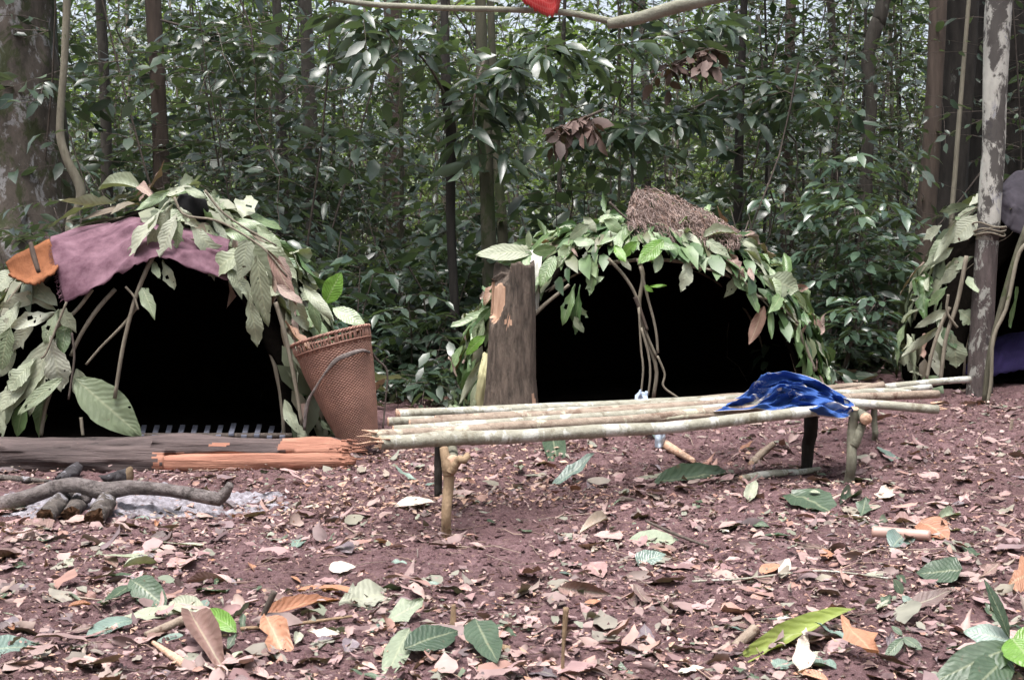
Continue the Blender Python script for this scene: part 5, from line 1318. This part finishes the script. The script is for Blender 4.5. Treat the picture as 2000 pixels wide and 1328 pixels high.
def piece(name, label, pts, w, mat, endmat, sd, cat='firewood', group='hearth firewood', rough=.14, n=24, sides=24, taper=True):
    P = spline([at(*p) for p in pts], n); ym = np.mean([p[2] for p in pts])
    rad = np.interp(np.linspace(0, 1, n), np.linspace(0, 1, len(w)), w) * .5 * ym / F
    V, Q, Tt, uv = tube_geo(P, rad, sides, rough=rough, seed=sd, fr=7)
    V[-2:] += nrm(P[1] - P[0]) * np.array([[.03], [-.015]])
    V[:sides] += nrm(P[0] - P[1]) * (np.random.default_rng(sd).random((sides, 1)) * .035)
    V[:-2] += (fbm(V[:-2, 0] * 22, V[:-2, 2] * 22 + V[:-2, 1] * 9, sd, 3)[:, None] - .5) * .03
    o = mk(name, V, [Q, Tt], [mat, endmat], uv=uv, mi=np.concatenate([np.zeros(len(Q)), np.ones(len(Tt))]))
    return tag(o, label, cat, group)
def gp(px, py, lift=0):
    """distance of the ground under a picture point"""
    return G(px, py)[1]
piece('firewood', 'charred hollow log end, leftmost of the three in the hearth', [(92, 1008, gp(100, 1028)), (112, 985, gp(100, 1028) + .18), (132, 962, gp(100, 1028) + .40)], [36, 36, 30], M_ashwood, M_rotten, 61)
piece('firewood', 'small grey charred log end between two thicker ones', [(138, 1004, gp(140, 1020)), (150, 985, gp(140, 1020) + .2), (160, 960, gp(140, 1020) + .4)], [32, 34, 30], M_ashwood, M_rotten, 62)
piece('firewood', 'rotten ended log nearest the crooked branch middle', [(188, 1010, gp(190, 1032)), (204, 985, gp(190, 1032) + .2), (214, 965, gp(190, 1032) + .38)], [36, 38, 30], M_ashwood, M_rotten, 63, rough=.2)
piece('firewood', 'ash covered charred log beyond the crooked branch', [(118, 940, gp(130, 955)), (140, 925, gp(130, 955) + .2), (150, 912, gp(130, 955) + .3)], [24, 30, 20], M_char, M_char, 64)
piece('firewood', 'small charred stub with a brown tip behind the crooked branch', [(206, 935, gp(225, 945)), (230, 932, gp(225, 945)), (254, 926, gp(225, 945) - .02)], [20, 26, 28], M_char, M_leg, 65)
def crooked():
    y = 5.62
    M = bark_mat('grey_branch_bark', (.075, .062, .060), (.235, .205, .20), scale=22, stretch=1, bump=.9, dark=(.05, .042, .04), darkth=.62, darkscale=8)
    P = [(-60, 1006, y - .1), (-10, 990, y), (60, 968, y), (110, 952, y), (150, 948, y), (205, 958, y), (260, 952, y), (330, 957, y), (390, 968, y), (432, 976, y)]
    pth = spline([at(*p) for p in P], 70); w = np.interp(np.linspace(0, 1, 70), np.linspace(0, 1, 10), [36, 34, 30, 28, 29, 34, 28, 24, 25, 24])
    root = empty('crooked_branch', at(200, 985, y), 'grey crooked branch lying across the hearth at left', 'branch')
    V, Q, Tt, uv = tube_geo(pth, w * .5 * y / F, 20, rough=.22, seed=8, fr=6)
    mk('branch_wood', V, [Q, Tt], M, root, uv=uv)
    V, Q, Tt, uv = tube_geo(spline([at(425, 977, y), at(440, 962, y), at(450, 945, y - .01)], 12), [.030, .026, .018], 12, rough=.2, seed=9)
    mk('branch_stub', V, [Q, Tt], M, root, uv=uv)
    V, Q, Tt, uv = tube_geo(spline([at(170, 968, y), at(172, 980, y - .02)], 6), [.030, .012], 10, rough=.2, seed=10); mk('branch_knot', V, [Q, Tt], M, root, uv=uv)
crooked()
def stick(name, label, pts, w, mat, sd=0, cat='stick', group='loose sticks on the camp floor', rough=.1, sides=9, end=None):
    P = spline(pts, 24); n = 24
    V, Q, Tt, uv = tube_geo(P, np.interp(np.linspace(0, 1, n), np.linspace(0, 1, len(w)), w), sides, rough=rough, seed=sd, fr=8)
    o = mk(name, V, [Q, Tt], [mat, end or mat], uv=uv, mi=np.concatenate([np.zeros(len(Q)), np.ones(len(Tt))]))
    return tag(o, label, cat, group)
def gz(px, py, up=.01):
    p = G(px, py); p = p.copy(); p[2] = float(Z(p[0], p[1])) + up; return p
stick('stick', 'flat weathered grey stick beyond the crooked branch at the left edge', [gz(-20, 938, .02), gz(50, 940, .02), gz(108, 946, .02)], [.018, .018, .006], M_ashwood, 1)
stick('stick', 'green pole offcut lying on the ground under the blue cloth', [gz(1448, 948, .02), gz(1500, 938, .025), gz(1560, 925, .02), gz(1600, 914, .02)], [.021, .020, .017, .014], M_pole, 2, end=M_cutend)
stick('stick', 'short pale stub leaning up behind the long green leaf under the bench', [gz(1468, 910, 0), gz(1485, 900, .03), at(1512, 866, gz(1490, 898)[1])], [.022, .022, .016], M_pole2, 3, end=M_cutend)
stick('stick', 'smooth pinkish stick lying before the round orange leaf at right', [gz(1706, 1052, .025), gz(1816, 1064, .022)], [.025, .020], leaf_mat('peeled_stick', [(.42, .26, .22), (.46, .30, .25)], .5, 0), 4, rough=.03, sides=14)
stick('stick', 'dead brown stalk standing up near the bottom middle', [gz(1098, 1326, -.05), at(1100, 1270, gz(1098, 1326)[1]), at(1106, 1186, gz(1098, 1326)[1])], [.0055, .0045, .008], M_leg, 5)
stick('stick', 'dark slanting twig in front of the long orange leaf', [gz(500, 1240, -.01), at(515, 1200, gz(500, 1240)[1]), at(536, 1155, gz(500, 1240)[1])], [.007, .008, .010], M_twig, 6)
stick('stick', 'peeled pale splinter pair at lower left, beside the folded brown leaf', [gz(298, 1262, .015), gz(362, 1312, .015)], [.006, .013], M_cutend, 7)
stick('stick', 'rolled pale brown stick beneath the pale green leaf at lower left', [gz(285, 1252, .02), gz(372, 1228, .02)], [.010, .016], M_pole2, 8)
stick('stick', 'tan root end poking out beside the green leaf clump, bottom middle', [gz(935, 1280, .02), gz(995, 1278, .022)], [.011, .012], M_leg, 9)
stick('stick', 'short upright broken stub in the soil, lower middle', [gz(884, 1236, -.02), at(886, 1180, gz(884, 1236)[1])], [.013, .006], M_leg, 10)
stick('stick', 'weathered grey stub pointing up in the lower right litter', [gz(1434, 1262, 0), at(1476, 1228, gz(1434, 1262)[1] + .05)], [.014, .018], M_pole2, 11)
stick('stick', 'small pale stake standing near the right edge beyond the bench', [gz(1973, 842, -.02), at(1977, 818, gz(1973, 842)[1])], [.010, .009], M_pole2, 12)
stick('stick', 'split pale plank of wood lying behind the bench middle', [gz(1298, 878, .03), gz(1355, 905, .03)], [.03, .014], M_cutend, 13)
stick('stick', 'thin twig lying across the pale leaf patch right of middle', [gz(1262, 1032, .03), gz(1320, 1048, .02), gz(1384, 1066, .015)], [.006, .007, .005], M_twig, 14)
stick('stick', 'long thin green vine lying over the litter at right', [gz(1352, 1150, .02), gz(1460, 1140, .02), gz(1600, 1136, .02), gz(1740, 1146, .015)], [.004, .004, .0035, .003], M_pole, 15)
stick('stick', 'pinkish twig lying near bottom left of middle', [gz(470, 1250, .02), gz(560, 1238, .02), gz(700, 1222, .02)], [.006, .006, .004], M_leg, 16)

# ================================================================ branch across the top with the red cloth
def top_branch():
    y = 6.2
    M = bark_mat('mossy_branch_bark', (.16, .16, .125), (.28, .275, .22), scale=13, stretch=1, patch=(.10, .115, .05), pth=.6, bump=.4)
    root = empty('overhead_branch', at(1190, 42, y), 'pale forked branch crossing the top of the picture', 'branch')
    P = [at(-200, -260, 8.6), at(250, -90, 7.4), at(640, -4, y + .2), (at(820, 14, y)), at(1000, 20, y), at(1110, 26, y), at(1192, 42, y)]
    V, Q, Tt, uv = tube_geo(spline(P, 60), np.interp(np.linspace(0, 1, 60), [0, .3, .75, 1], [.016, .014, .015, .017]), 12, rough=.1, seed=3, fr=5)
    mk('thin_limb', V, [Q, Tt], M, root, uv=uv)
    P = [at(1186, 48, y), at(1240, 38, y), at(1300, 20, y), at(1390, -4, y), at(1600, -60, y + .6), at(1950, -200, 7.9)]
    V, Q, Tt, uv = tube_geo(spline(P, 50), np.interp(np.linspace(0, 1, 50), [0, .1, .5, 1], [.024, .030, .033, .045]), 14, rough=.1, seed=5, fr=5)
    mk('thick_limb', V, [Q, Tt], M, root, uv=uv)
    def plaid(nt, tc, c):
        L = nt.links; sx = N(nt, 'ShaderNodeSeparateXYZ'); L.new(tc.outputs['UV'], sx.inputs[0])
        f = None
        for k, n_ in ((0, 22.), (1, 14.)):
            s = math_(nt, 'FRACT', math_(nt, 'MULTIPLY', sx.outputs[k], n_)); t = math_(nt, 'GREATER_THAN', s, .72)
            f = t if f is None else math_(nt, 'MAXIMUM', f, t)
        return mixc(nt, math_(nt, 'MULTIPLY', f, .45), c, (.46, .12, .11))
    M_red = cloth_mat('red_check_cloth', (.30, .018, .020), (.40, .035, .035), scale=8, extra=plaid)
    o = sheet('red_cloth', [(985, -60), (1040, -66), (1105, -60)], [(1006, -6), (1050, 24), (1082, 34), (1096, -2)], [y + .03, y + .03, y + .03], [y - .08, y - .1, y - .1, y - .08], 40, 24, M_red, wr=.02, seed=51, fr=5)
    tag(o, 'red checked cloth corner hanging over the overhead branch', 'cloth')
top_branch()

# ================================================================ litter
GREENL = leaf_mat('fallen_green_leaf', [(.040, .070, .040), (.06, .095, .055), (.085, .125, .078), (.048, .08, .045)], .45, .1, obj=True, veins=True, spots=.35)
PALEL = leaf_mat('fallen_pale_leaf', [(.22, .26, .18), (.30, .33, .24), (.36, .36, .29), (.26, .29, .20)], .6, .1, obj=True, veins=True, spots=.2)
PINKL = leaf_mat('fallen_pink_leaf', [(.32, .185, .175), (.40, .265, .25), (.26, .14, .135), (.45, .32, .305)], .6, .05, obj=True, veins=True, spots=.25)
BROWNL = leaf_mat('fallen_brown_leaf', [(.10, .058, .052), (.16, .095, .085), (.20, .115, .095), (.075, .05, .05)], .6, .05, obj=True, veins=True, spots=.2)
ORANGEL = leaf_mat('fallen_orange_leaf', [(.33, .14, .07), (.42, .21, .13), (.27, .11, .055)], .55, .1, obj=True, veins=True, spots=.2)
BLUEL = leaf_mat('fallen_bluish_leaf', [(.14, .20, .17), (.18, .25, .21), (.10, .15, .13)], .4, .05, obj=True, veins=True, spots=.15)
CREAML = leaf_mat('fallen_cream_leaf', [(.48, .40, .34), (.55, .48, .41)], .7, .05, obj=True, veins=True, spots=.2)
MAUVEL = leaf_mat('fallen_mauve_leaf', [(.13, .10, .115), (.19, .15, .17), (.09, .07, .08)], .5, .05, obj=True, veins=True, spots=.2)

def hero_leaf(name, label, shape, mat, b, t, w, up=(0, -.35, 1), lb=.02, lt=.03, cat='leaf'):
    B = gz(*b, lb); Tp = gz(*t, lt)
    if abs(lt) > .08: Tp = at(t[0], t[1], B[1] + .02)
    y = (B[1] + Tp[1]) / 2
    # picture width across a leaf lying down is foreshortened: keep a natural width for its length
    o = put_leaf(name, shape, mat, B, Tp, np.array(up, float), width=w * y / F)
    return tag(o, label, cat, 'large fallen leaves')
HL = [
 ('large oval green leaf standing against the bench front, under its poles', 'big', GREENL, (1072, 858), (1092, 916), 46, (0, -1, .4), .10, .03),
 ('long dark green folded leaf on the ground under the bench middle', 'bladed', GREENL, (1278, 958), (1452, 918), 52, (0, -.6, 1), .02, .04),
 ('bluish curled leaf lying under the bench left of middle', 'g5', BLUEL, (1078, 945), (1152, 926), 30, (0, -.6, 1), .02, .05),
 ('broad torn green leaf with a small leaf upon it, right of the bench', 'g8', GREENL, (1545, 978), (1645, 1000), 95, (0, -.45, 1), .02, .02),
 ('tiny pale leaf lying upon the broad torn green leaf', 'g0', PALEL, (1580, 982), (1602, 984), 13, (0, -.4, 1), .045, .045),
 ('rounded pale green leaf just below the green pole offcut', 'g8', PALEL, (1460, 985), (1474, 960), 26, (0, -.8, .6), .01, .05),
 ('dark green pointed leaf beside the broad torn leaf', 'g3', GREENL, (1640, 995), (1690, 950), 30, (0, -.7, .8), .02, .05),
 ('white torn leaf on the ground right of the broad torn leaf', 'g4', CREAML, (1716, 972), (1758, 950), 40, (0, -.6, 1), .01, .03),
 ('round orange tan leaf at the end of the smooth pink stick', 'g8', ORANGEL, (1798, 1048), (1860, 1062), 70, (0, -.7, .8), .05, .02),
 ('long orange leaf lying flat at lower left of middle', 'bladed', ORANGEL, (505, 1226), (664, 1182), 40, (0, -.6, 1), .02, .04),
 ('large cream torn leaf lying beside the long orange one', 'bigr', PALEL, (660, 1210), (785, 1160), 80, (0, -.6, 1), .03, .04),
 ('cream crumpled leaf at the edge of the large cream torn leaf', 'g7', PALEL, (738, 1232), (832, 1218), 60, (0, -.5, 1), .02, .03),
 ('pale cream oval leaf with grey specks at lower left', 'g0', PALEL, (400, 1214), (324, 1188), 46, (0, -.75, .8), .02, .04),
 ('shiny green oval leaf above the pale cream oval one', 'g0', GREENL, (256, 1172), (324, 1190), 56, (0, -.8, .7), .06, .02),
 ('green pointed leaf left of the shiny green oval one', 'g1', GREENL, (252, 1174), (204, 1198), 34, (0, -.5, 1), .05, .02),
 ('bluish green leaf lying flat left of the rolled pale stick', 'g0', BLUEL, (258, 1218), (170, 1244), 48, (0, -.6, 1), .02, .02),
 ('bright green leaf upright at the foot of the dark slanting twig', 'g0', M_bright, (462, 1252), (396, 1232), 40, (0, -.8, .7), .02, .05),
 ('narrow green leaf standing beside the bright upright leaf', 'g2', GREENL, (474, 1244), (474, 1196), 16, (0, -1, .3), .0, .12),
 ('large grey green leaf cut off at the lower left edge', 'big', BLUEL, (-40, 1290), (86, 1266), 80, (0, -.6, 1), .02, .02),
 ('folded brown leaf standing open at bottom left', 'g6', BROWNL, (372, 1250), (424, 1312), 60, (.3, -1, .5), .07, .02),
 ('orange curled leaf pile piece at bottom left of middle', 'g9', ORANGEL, (520, 1250), (580, 1304), 60, (.2, -.9, .6), .06, .02),
 ('big green leaf at the heart of the leaf clump, bottom middle', 'big', GREENL, (790, 1300), (900, 1268), 70, (0, -.7, .8), .04, .05),
 ('glossy bluish leaf at the back of the clump, bottom middle', 'g2', BLUEL, (790, 1294), (872, 1256), 50, (0, -.7, .8), .05, .06),
 ('pointed green leaf at the right of the clump, bottom middle', 'g1', GREENL, (930, 1270), (972, 1322), 74, (0, -.8, .7), .06, .01),
 ('pale drooping leaf at the left of the clump, bottom middle', 'big', PALEL, (800, 1268), (752, 1330), 52, (0, -.9, .5), .05, .02),
 ('brown arched leaf standing on edge near middle bottom', 'g6', BROWNL, (1092, 1162), (1186, 1178), 34, (0, -1, .3), .03, .02),
 ('yellow green long leaf blade with black base at lower right', 'bladed', leaf_mat('yellow_blade', [(.22, .27, .06), (.26, .31, .09)], .5, .1, obj=True, veins=True), (1668, 1218), (1440, 1300), 46, (0, -.6, 1), .04, .03),
 ('rusty orange curled leaf at lower right near the yellow green blade', 'g7', ORANGEL, (1642, 1268), (1702, 1322), 64, (0, -.9, .6), .09, .02),
 ('cream ragged leaf pointing up below the yellow green blade', 'g4', CREAML, (1560, 1322), (1590, 1268), 44, (0, -.9, .5), .02, .07),
 ('broad green leaf lying near the right edge above the seedling', 'g8', GREENL, (1880, 1148), (1788, 1138), 80, (0, -.6, 1), .05, .02),
 ('orange brown leaf with a notch at the right edge', 'g4', ORANGEL, (2010, 1150), (1966, 1150), 90, (0, -.9, .5), .04, .04),
 ('small bluish round leaf in the middle foreground', 'g8', BLUEL, (1244, 1104), (1296, 1096), 46, (0, -.8, .7), .01, .04),
 ('white rolled leaf left of the pale leaf patch', 'g6', CREAML, (1132, 1046), (1196, 1018), 24, (0, -.8, .7), .01, .03),
 ('pale green broad leaf patch with a twig across it', 'big', PALEL, (1228, 1052), (1328, 1050), 60, (0, -.5, 1), .015, .015),
 ('small green leaf pair near the bench leg foot at left', 'g2', GREENL, (640, 1050), (686, 1034), 22, (0, -.7, .8), .01, .03),
 ('pinkish tan leaf with stalk in the left foreground', 'g8', PINKL, (346, 1128), (372, 1096), 56, (0, -.75, .7), .01, .03),
 ('glossy dark green leaf lying on the ground right of the blue cloth', 'big', GREENL, (1710, 742), (1598, 742), 30, (0, -.7, .8), .03, .03),
 ('silvery leaf hanging under the bench rear, right of middle', 'g0', BLUEL, (1262, 838), (1290, 868), 34, (0, -1, .3), .10, .03),
 ('pale long leaf lying in the litter below the white torn leaf', 'g3', PALEL, (1830, 1024), (1890, 998), 26, (0, -.7, .8), .02, .03),
 ('large pinkish leaf lying folded near the middle right', 'g9', PINKL, (1800, 1032), (1716, 1012), 34, (0, -.6, .9), .02, .03),
]
for (lab, sh, mt, b, t, w, up, lb, lt) in HL:
    hero_leaf('fallen_leaf', lab, sh, mt, b, t, w, up, lb, lt)

GS = ['g0', 'g1', 'g2', 'g3', 'g4', 'g5', 'g6', 'g7', 'g8', 'g9']
lr = np.random.default_rng(909)
pal = [PINKL] * 9 + [BROWNL] * 9 + [GREENL] * 3 + [PALEL] * 3 + [ORANGEL] * 3 + [BLUEL] * 3 + [CREAML] * 2 + [MAUVEL] * 4
cnt = 0
while cnt < 285:
    px, py = lr.uniform(-30, 2030), 880 + 460 * lr.random() ** .8
    g0 = G(px, py)
    if g0[1] > 7.3 or (px < 700 and py < 935): continue
    L_ = np.clip(lr.lognormal(math.log(.10), .38), .05, .22) * (1.0 if g0[1] > 3.9 else .9)
    a = lr.uniform(0, 2 * np.pi); d = np.array([math.cos(a), math.sin(a), 0])
    B = g0.copy(); B[2] = float(Z(B[0], B[1])) + lr.uniform(.004, .016)
    Tp = B + d * L_; Tp[2] = float(Z(Tp[0], Tp[1])) + lr.uniform(.004, .03)
    o = put_leaf('fallen_leaf', GS[lr.integers(10)], pal[lr.integers(len(pal))], B, Tp, np.array([lr.normal(0, .25), lr.normal(-.12, .25), 1]), ground)
    cnt += 1

# the rest of the litter: scraps too small to pick apart
def litter(n, size, mat, lab, name, seed, kind=4, xr=None, ymin=2.6, ymax=9.5, tilt=.35, asp=(.3, .8), th=.40, bend=(-2.0, 2.5)):
    r = np.random.default_rng(seed)
    y = ymin + (ymax - ymin) * r.random(n) ** 1.15; x = r.uniform(-1, 1, n) * (y * .46 + .6) if xr is None else r.uniform(*xr, n)
    dens = fbm(x * 1.3, y * 1.3, 71, 4) * 1.25 - .12 + .2 * (r.random(n) - .5)
    k = (dens > (th if ymin < 8 else .25)) & ~((inhut(x, y)) & (y > 7.3)); x, y = x[k], y[k]; n = len(x)
    z = Z(x, y) + r.uniform(.001, .014, n) + (r.random(n) ** 3) * .02
    a = r.uniform(0, 2 * np.pi, n); d = np.stack([np.cos(a), np.sin(a), r.normal(0, .18, n)], -1)
    ln = np.clip(r.lognormal(math.log(size), .5, n), size * .3, min(size * 2.8, .15))
    V, Fc, rn, uv = leaf_cloud(np.stack([x, y, z], -1), d, np.array([0, 0, 1.]) + r.normal(0, tilt, (n, 3)), ln, ln * r.uniform(*asp, n), r.random(n), kind, jag=.025 if kind == 16 else .06, bendr=bend)
    o = mk(name, V, Fc, mat, uv=uv, rnd=rn, smooth=True, atzero=True); return tag(o, lab, kind='stuff')
M_scrap = leaf_mat('leaf_scraps', [(.09, .052, .055), (.24, .14, .14), (.38, .25, .245), (.14, .10, .11), (.32, .17, .13), (.38, .27, .25), (.18, .115, .11), (.20, .21, .165), (.33, .215, .20), (.09, .065, .07), (.42, .29, .26), (.10, .14, .09)], .7, .05)
M_chip = leaf_mat('wood_chips', [(.36, .21, .15), (.46, .29, .21), (.52, .37, .28), (.30, .15, .09), (.42, .30, .24)], .8, 0)
litter(20000, .021, M_scrap, 'broken leaf scraps and crumbs strewn over the camp floor', 'leaf_litter', 401, kind=8, th=.31)
litter(1500, .085, M_scrap, 'flattened older leaves matted on the soil', 'matted_leaf_litter', 408, kind=16, tilt=.25, th=.36, asp=(.35, .6), bend=(-.8, 1.2))
litter(4600, .042, M_scrap, 'curled brown and pinkish dead leaves covering the soil', 'dead_leaf_litter', 402, kind=16, tilt=.6, th=.43, asp=(.25, .6), bend=(-3.5, 4.0))
litter(12000, .013, M_chip, 'pale chips of cut wood scattered on the soil', 'wood_chip_litter', 403, kind=2, asp=(.25, .6))
litter(1500, .022, M_chip, 'fresh orange wood chips around the log end and bench legs', 'fresh_chips', 406, kind=4, xr=(-1.1, .5), ymin=5.5, ymax=7.2, asp=(.25, .5))
M_floor = leaf_mat('floor_greens', [(.05, .09, .045), (.10, .15, .08), (.20, .23, .15), (.13, .08, .06), (.24, .16, .13), (.07, .11, .05)], .5, .1)
litter(5200, .11, M_floor, 'green and brown leaf litter on the forest floor behind the huts', 'forest_floor_litter', 404, kind=4, ymin=8.2, ymax=14.5, tilt=.5, asp=(.35, .5))
# clods of trodden soil
r = np.random.default_rng(407); n = 30000
y = 2.7 + 5.6 * r.random(n) ** 1.1; x = r.uniform(-1, 1, n) * (y * .46 + .5); sz = np.clip(r.lognormal(math.log(.0055), .55, n), .0025, .024)
O8 = np.array([[1, 0, 0], [0, 1, 0], [-1, 0, 0], [0, -1, 0], [0, 0, .8], [0, 0, -.5]], float); F8 = np.array([[0, 1, 4], [1, 2, 4], [2, 3, 4], [3, 0, 4], [1, 0, 5], [2, 1, 5], [3, 2, 5], [0, 3, 5]])
a = r.uniform(0, 6.28, n); ca, sa = np.cos(a), np.sin(a)
W = O8[None] * r.uniform(.6, 1.4, (n, 6, 1)); W = np.stack([W[..., 0] * ca[:, None] - W[..., 1] * sa[:, None], W[..., 0] * sa[:, None] + W[..., 1] * ca[:, None], W[..., 2]], -1) * sz[:, None, None]
W[..., 0] += x[:, None]; W[..., 1] += y[:, None]; W[..., 2] += (Z(x, y) + sz * .2)[:, None]
o = mk('soil_clods', W.reshape(-1, 3), (F8[None] + (np.arange(n) * 6)[:, None, None]).reshape(-1, 3), M_soil, atzero=True, smooth=False); tag(o, 'small crumbs and clods of reddish soil', kind='stuff')
# twigs lying in the litter
r = np.random.default_rng(405); n = 800
y = 2.7 + 5.5 * r.random(n); x = r.uniform(-1, 1, n) * (y * .46 + .5); a = r.uniform(0, 6.28, n); ln = r.uniform(.04, .06, n) + .3 * r.random(n) ** 3
t = np.linspace(-.5, .5, 4)[None]; lx = x[:, None] + np.cos(a)[:, None] * t * ln[:, None]; ly = y[:, None] + np.sin(a)[:, None] * t * ln[:, None]
lines = np.stack([lx, ly, np.maximum(Z(lx, ly), 0 * lx - 1) + .008 + r.uniform(0, .02, (n, 1)) * np.abs(t)], -1)
tv, tq = twigs(lines, r.uniform(.0012, .0038, n))
rn = np.repeat(r.random(n), 12)
o = mk('twig_litter', tv, tq, leaf_mat('litter_twigs', [(.09, .055, .045), (.20, .13, .10), (.34, .23, .18), (.13, .10, .09), (.42, .32, .25)], .8, 0), rnd=rn, atzero=True); tag(o, 'thin dry twigs scattered in the litter', kind='stuff')

# ---- seedlings in the foreground
def seedling(label, px, py, leaves, stemtop, mat=None):
    b = gz(px, py, -.02); root = empty('seedling', b, label, 'seedling', 'seedlings in the foreground')
    y = b[1]; tp = at(stemtop[0], stemtop[1], y)
    V, Q, Tt, uv = tube_geo(spline([b, (b + tp) / 2 + [.004, 0, 0], tp], 10), np.linspace(.0045, .002, 10), 6); mk('stem', V, [Q, Tt], M_pole, root, uv=uv)
    for (bx, by, tx, ty, w, m, dy) in leaves:
        put_leaf('leaf', 'big', m, at(bx, by, y), at(tx, ty, y + dy), np.array([0, -.8, .75]), root, width=w * y / F)
seedling('green seedling with broad leaves at the bottom right corner', 1976, 1322,
         [(1980, 1262, 1832, 1318, 70, GREENL, -.12), (1974, 1250, 1882, 1226, 52, BLUEL, .05), (1976, 1246, 2024, 1300, 84, M_bright, -.1), (1970, 1244, 1930, 1130, 26, GREENL, .02), (1978, 1256, 2060, 1240, 60, M_bright, .0), (1972, 1280, 1900, 1340, 70, GREENL, -.18)], (1974, 1240))
seedling('small seedling with narrow leaves in the lower right litter', 1766, 1284,
         [(1764, 1246, 1728, 1284, 22, GREENL, -.05), (1764, 1244, 1800, 1266, 24, GREENL, -.04), (1762, 1240, 1742, 1220, 14, GREENL, .02)], (1764, 1240))
seedling('single-leaved seedling left of the broad green leaf at right', 1762, 1195,
         [(1762, 1160, 1748, 1130, 22, GREENL, .0), (1762, 1162, 1790, 1190, 20, BLUEL, -.03)], (1762, 1160))
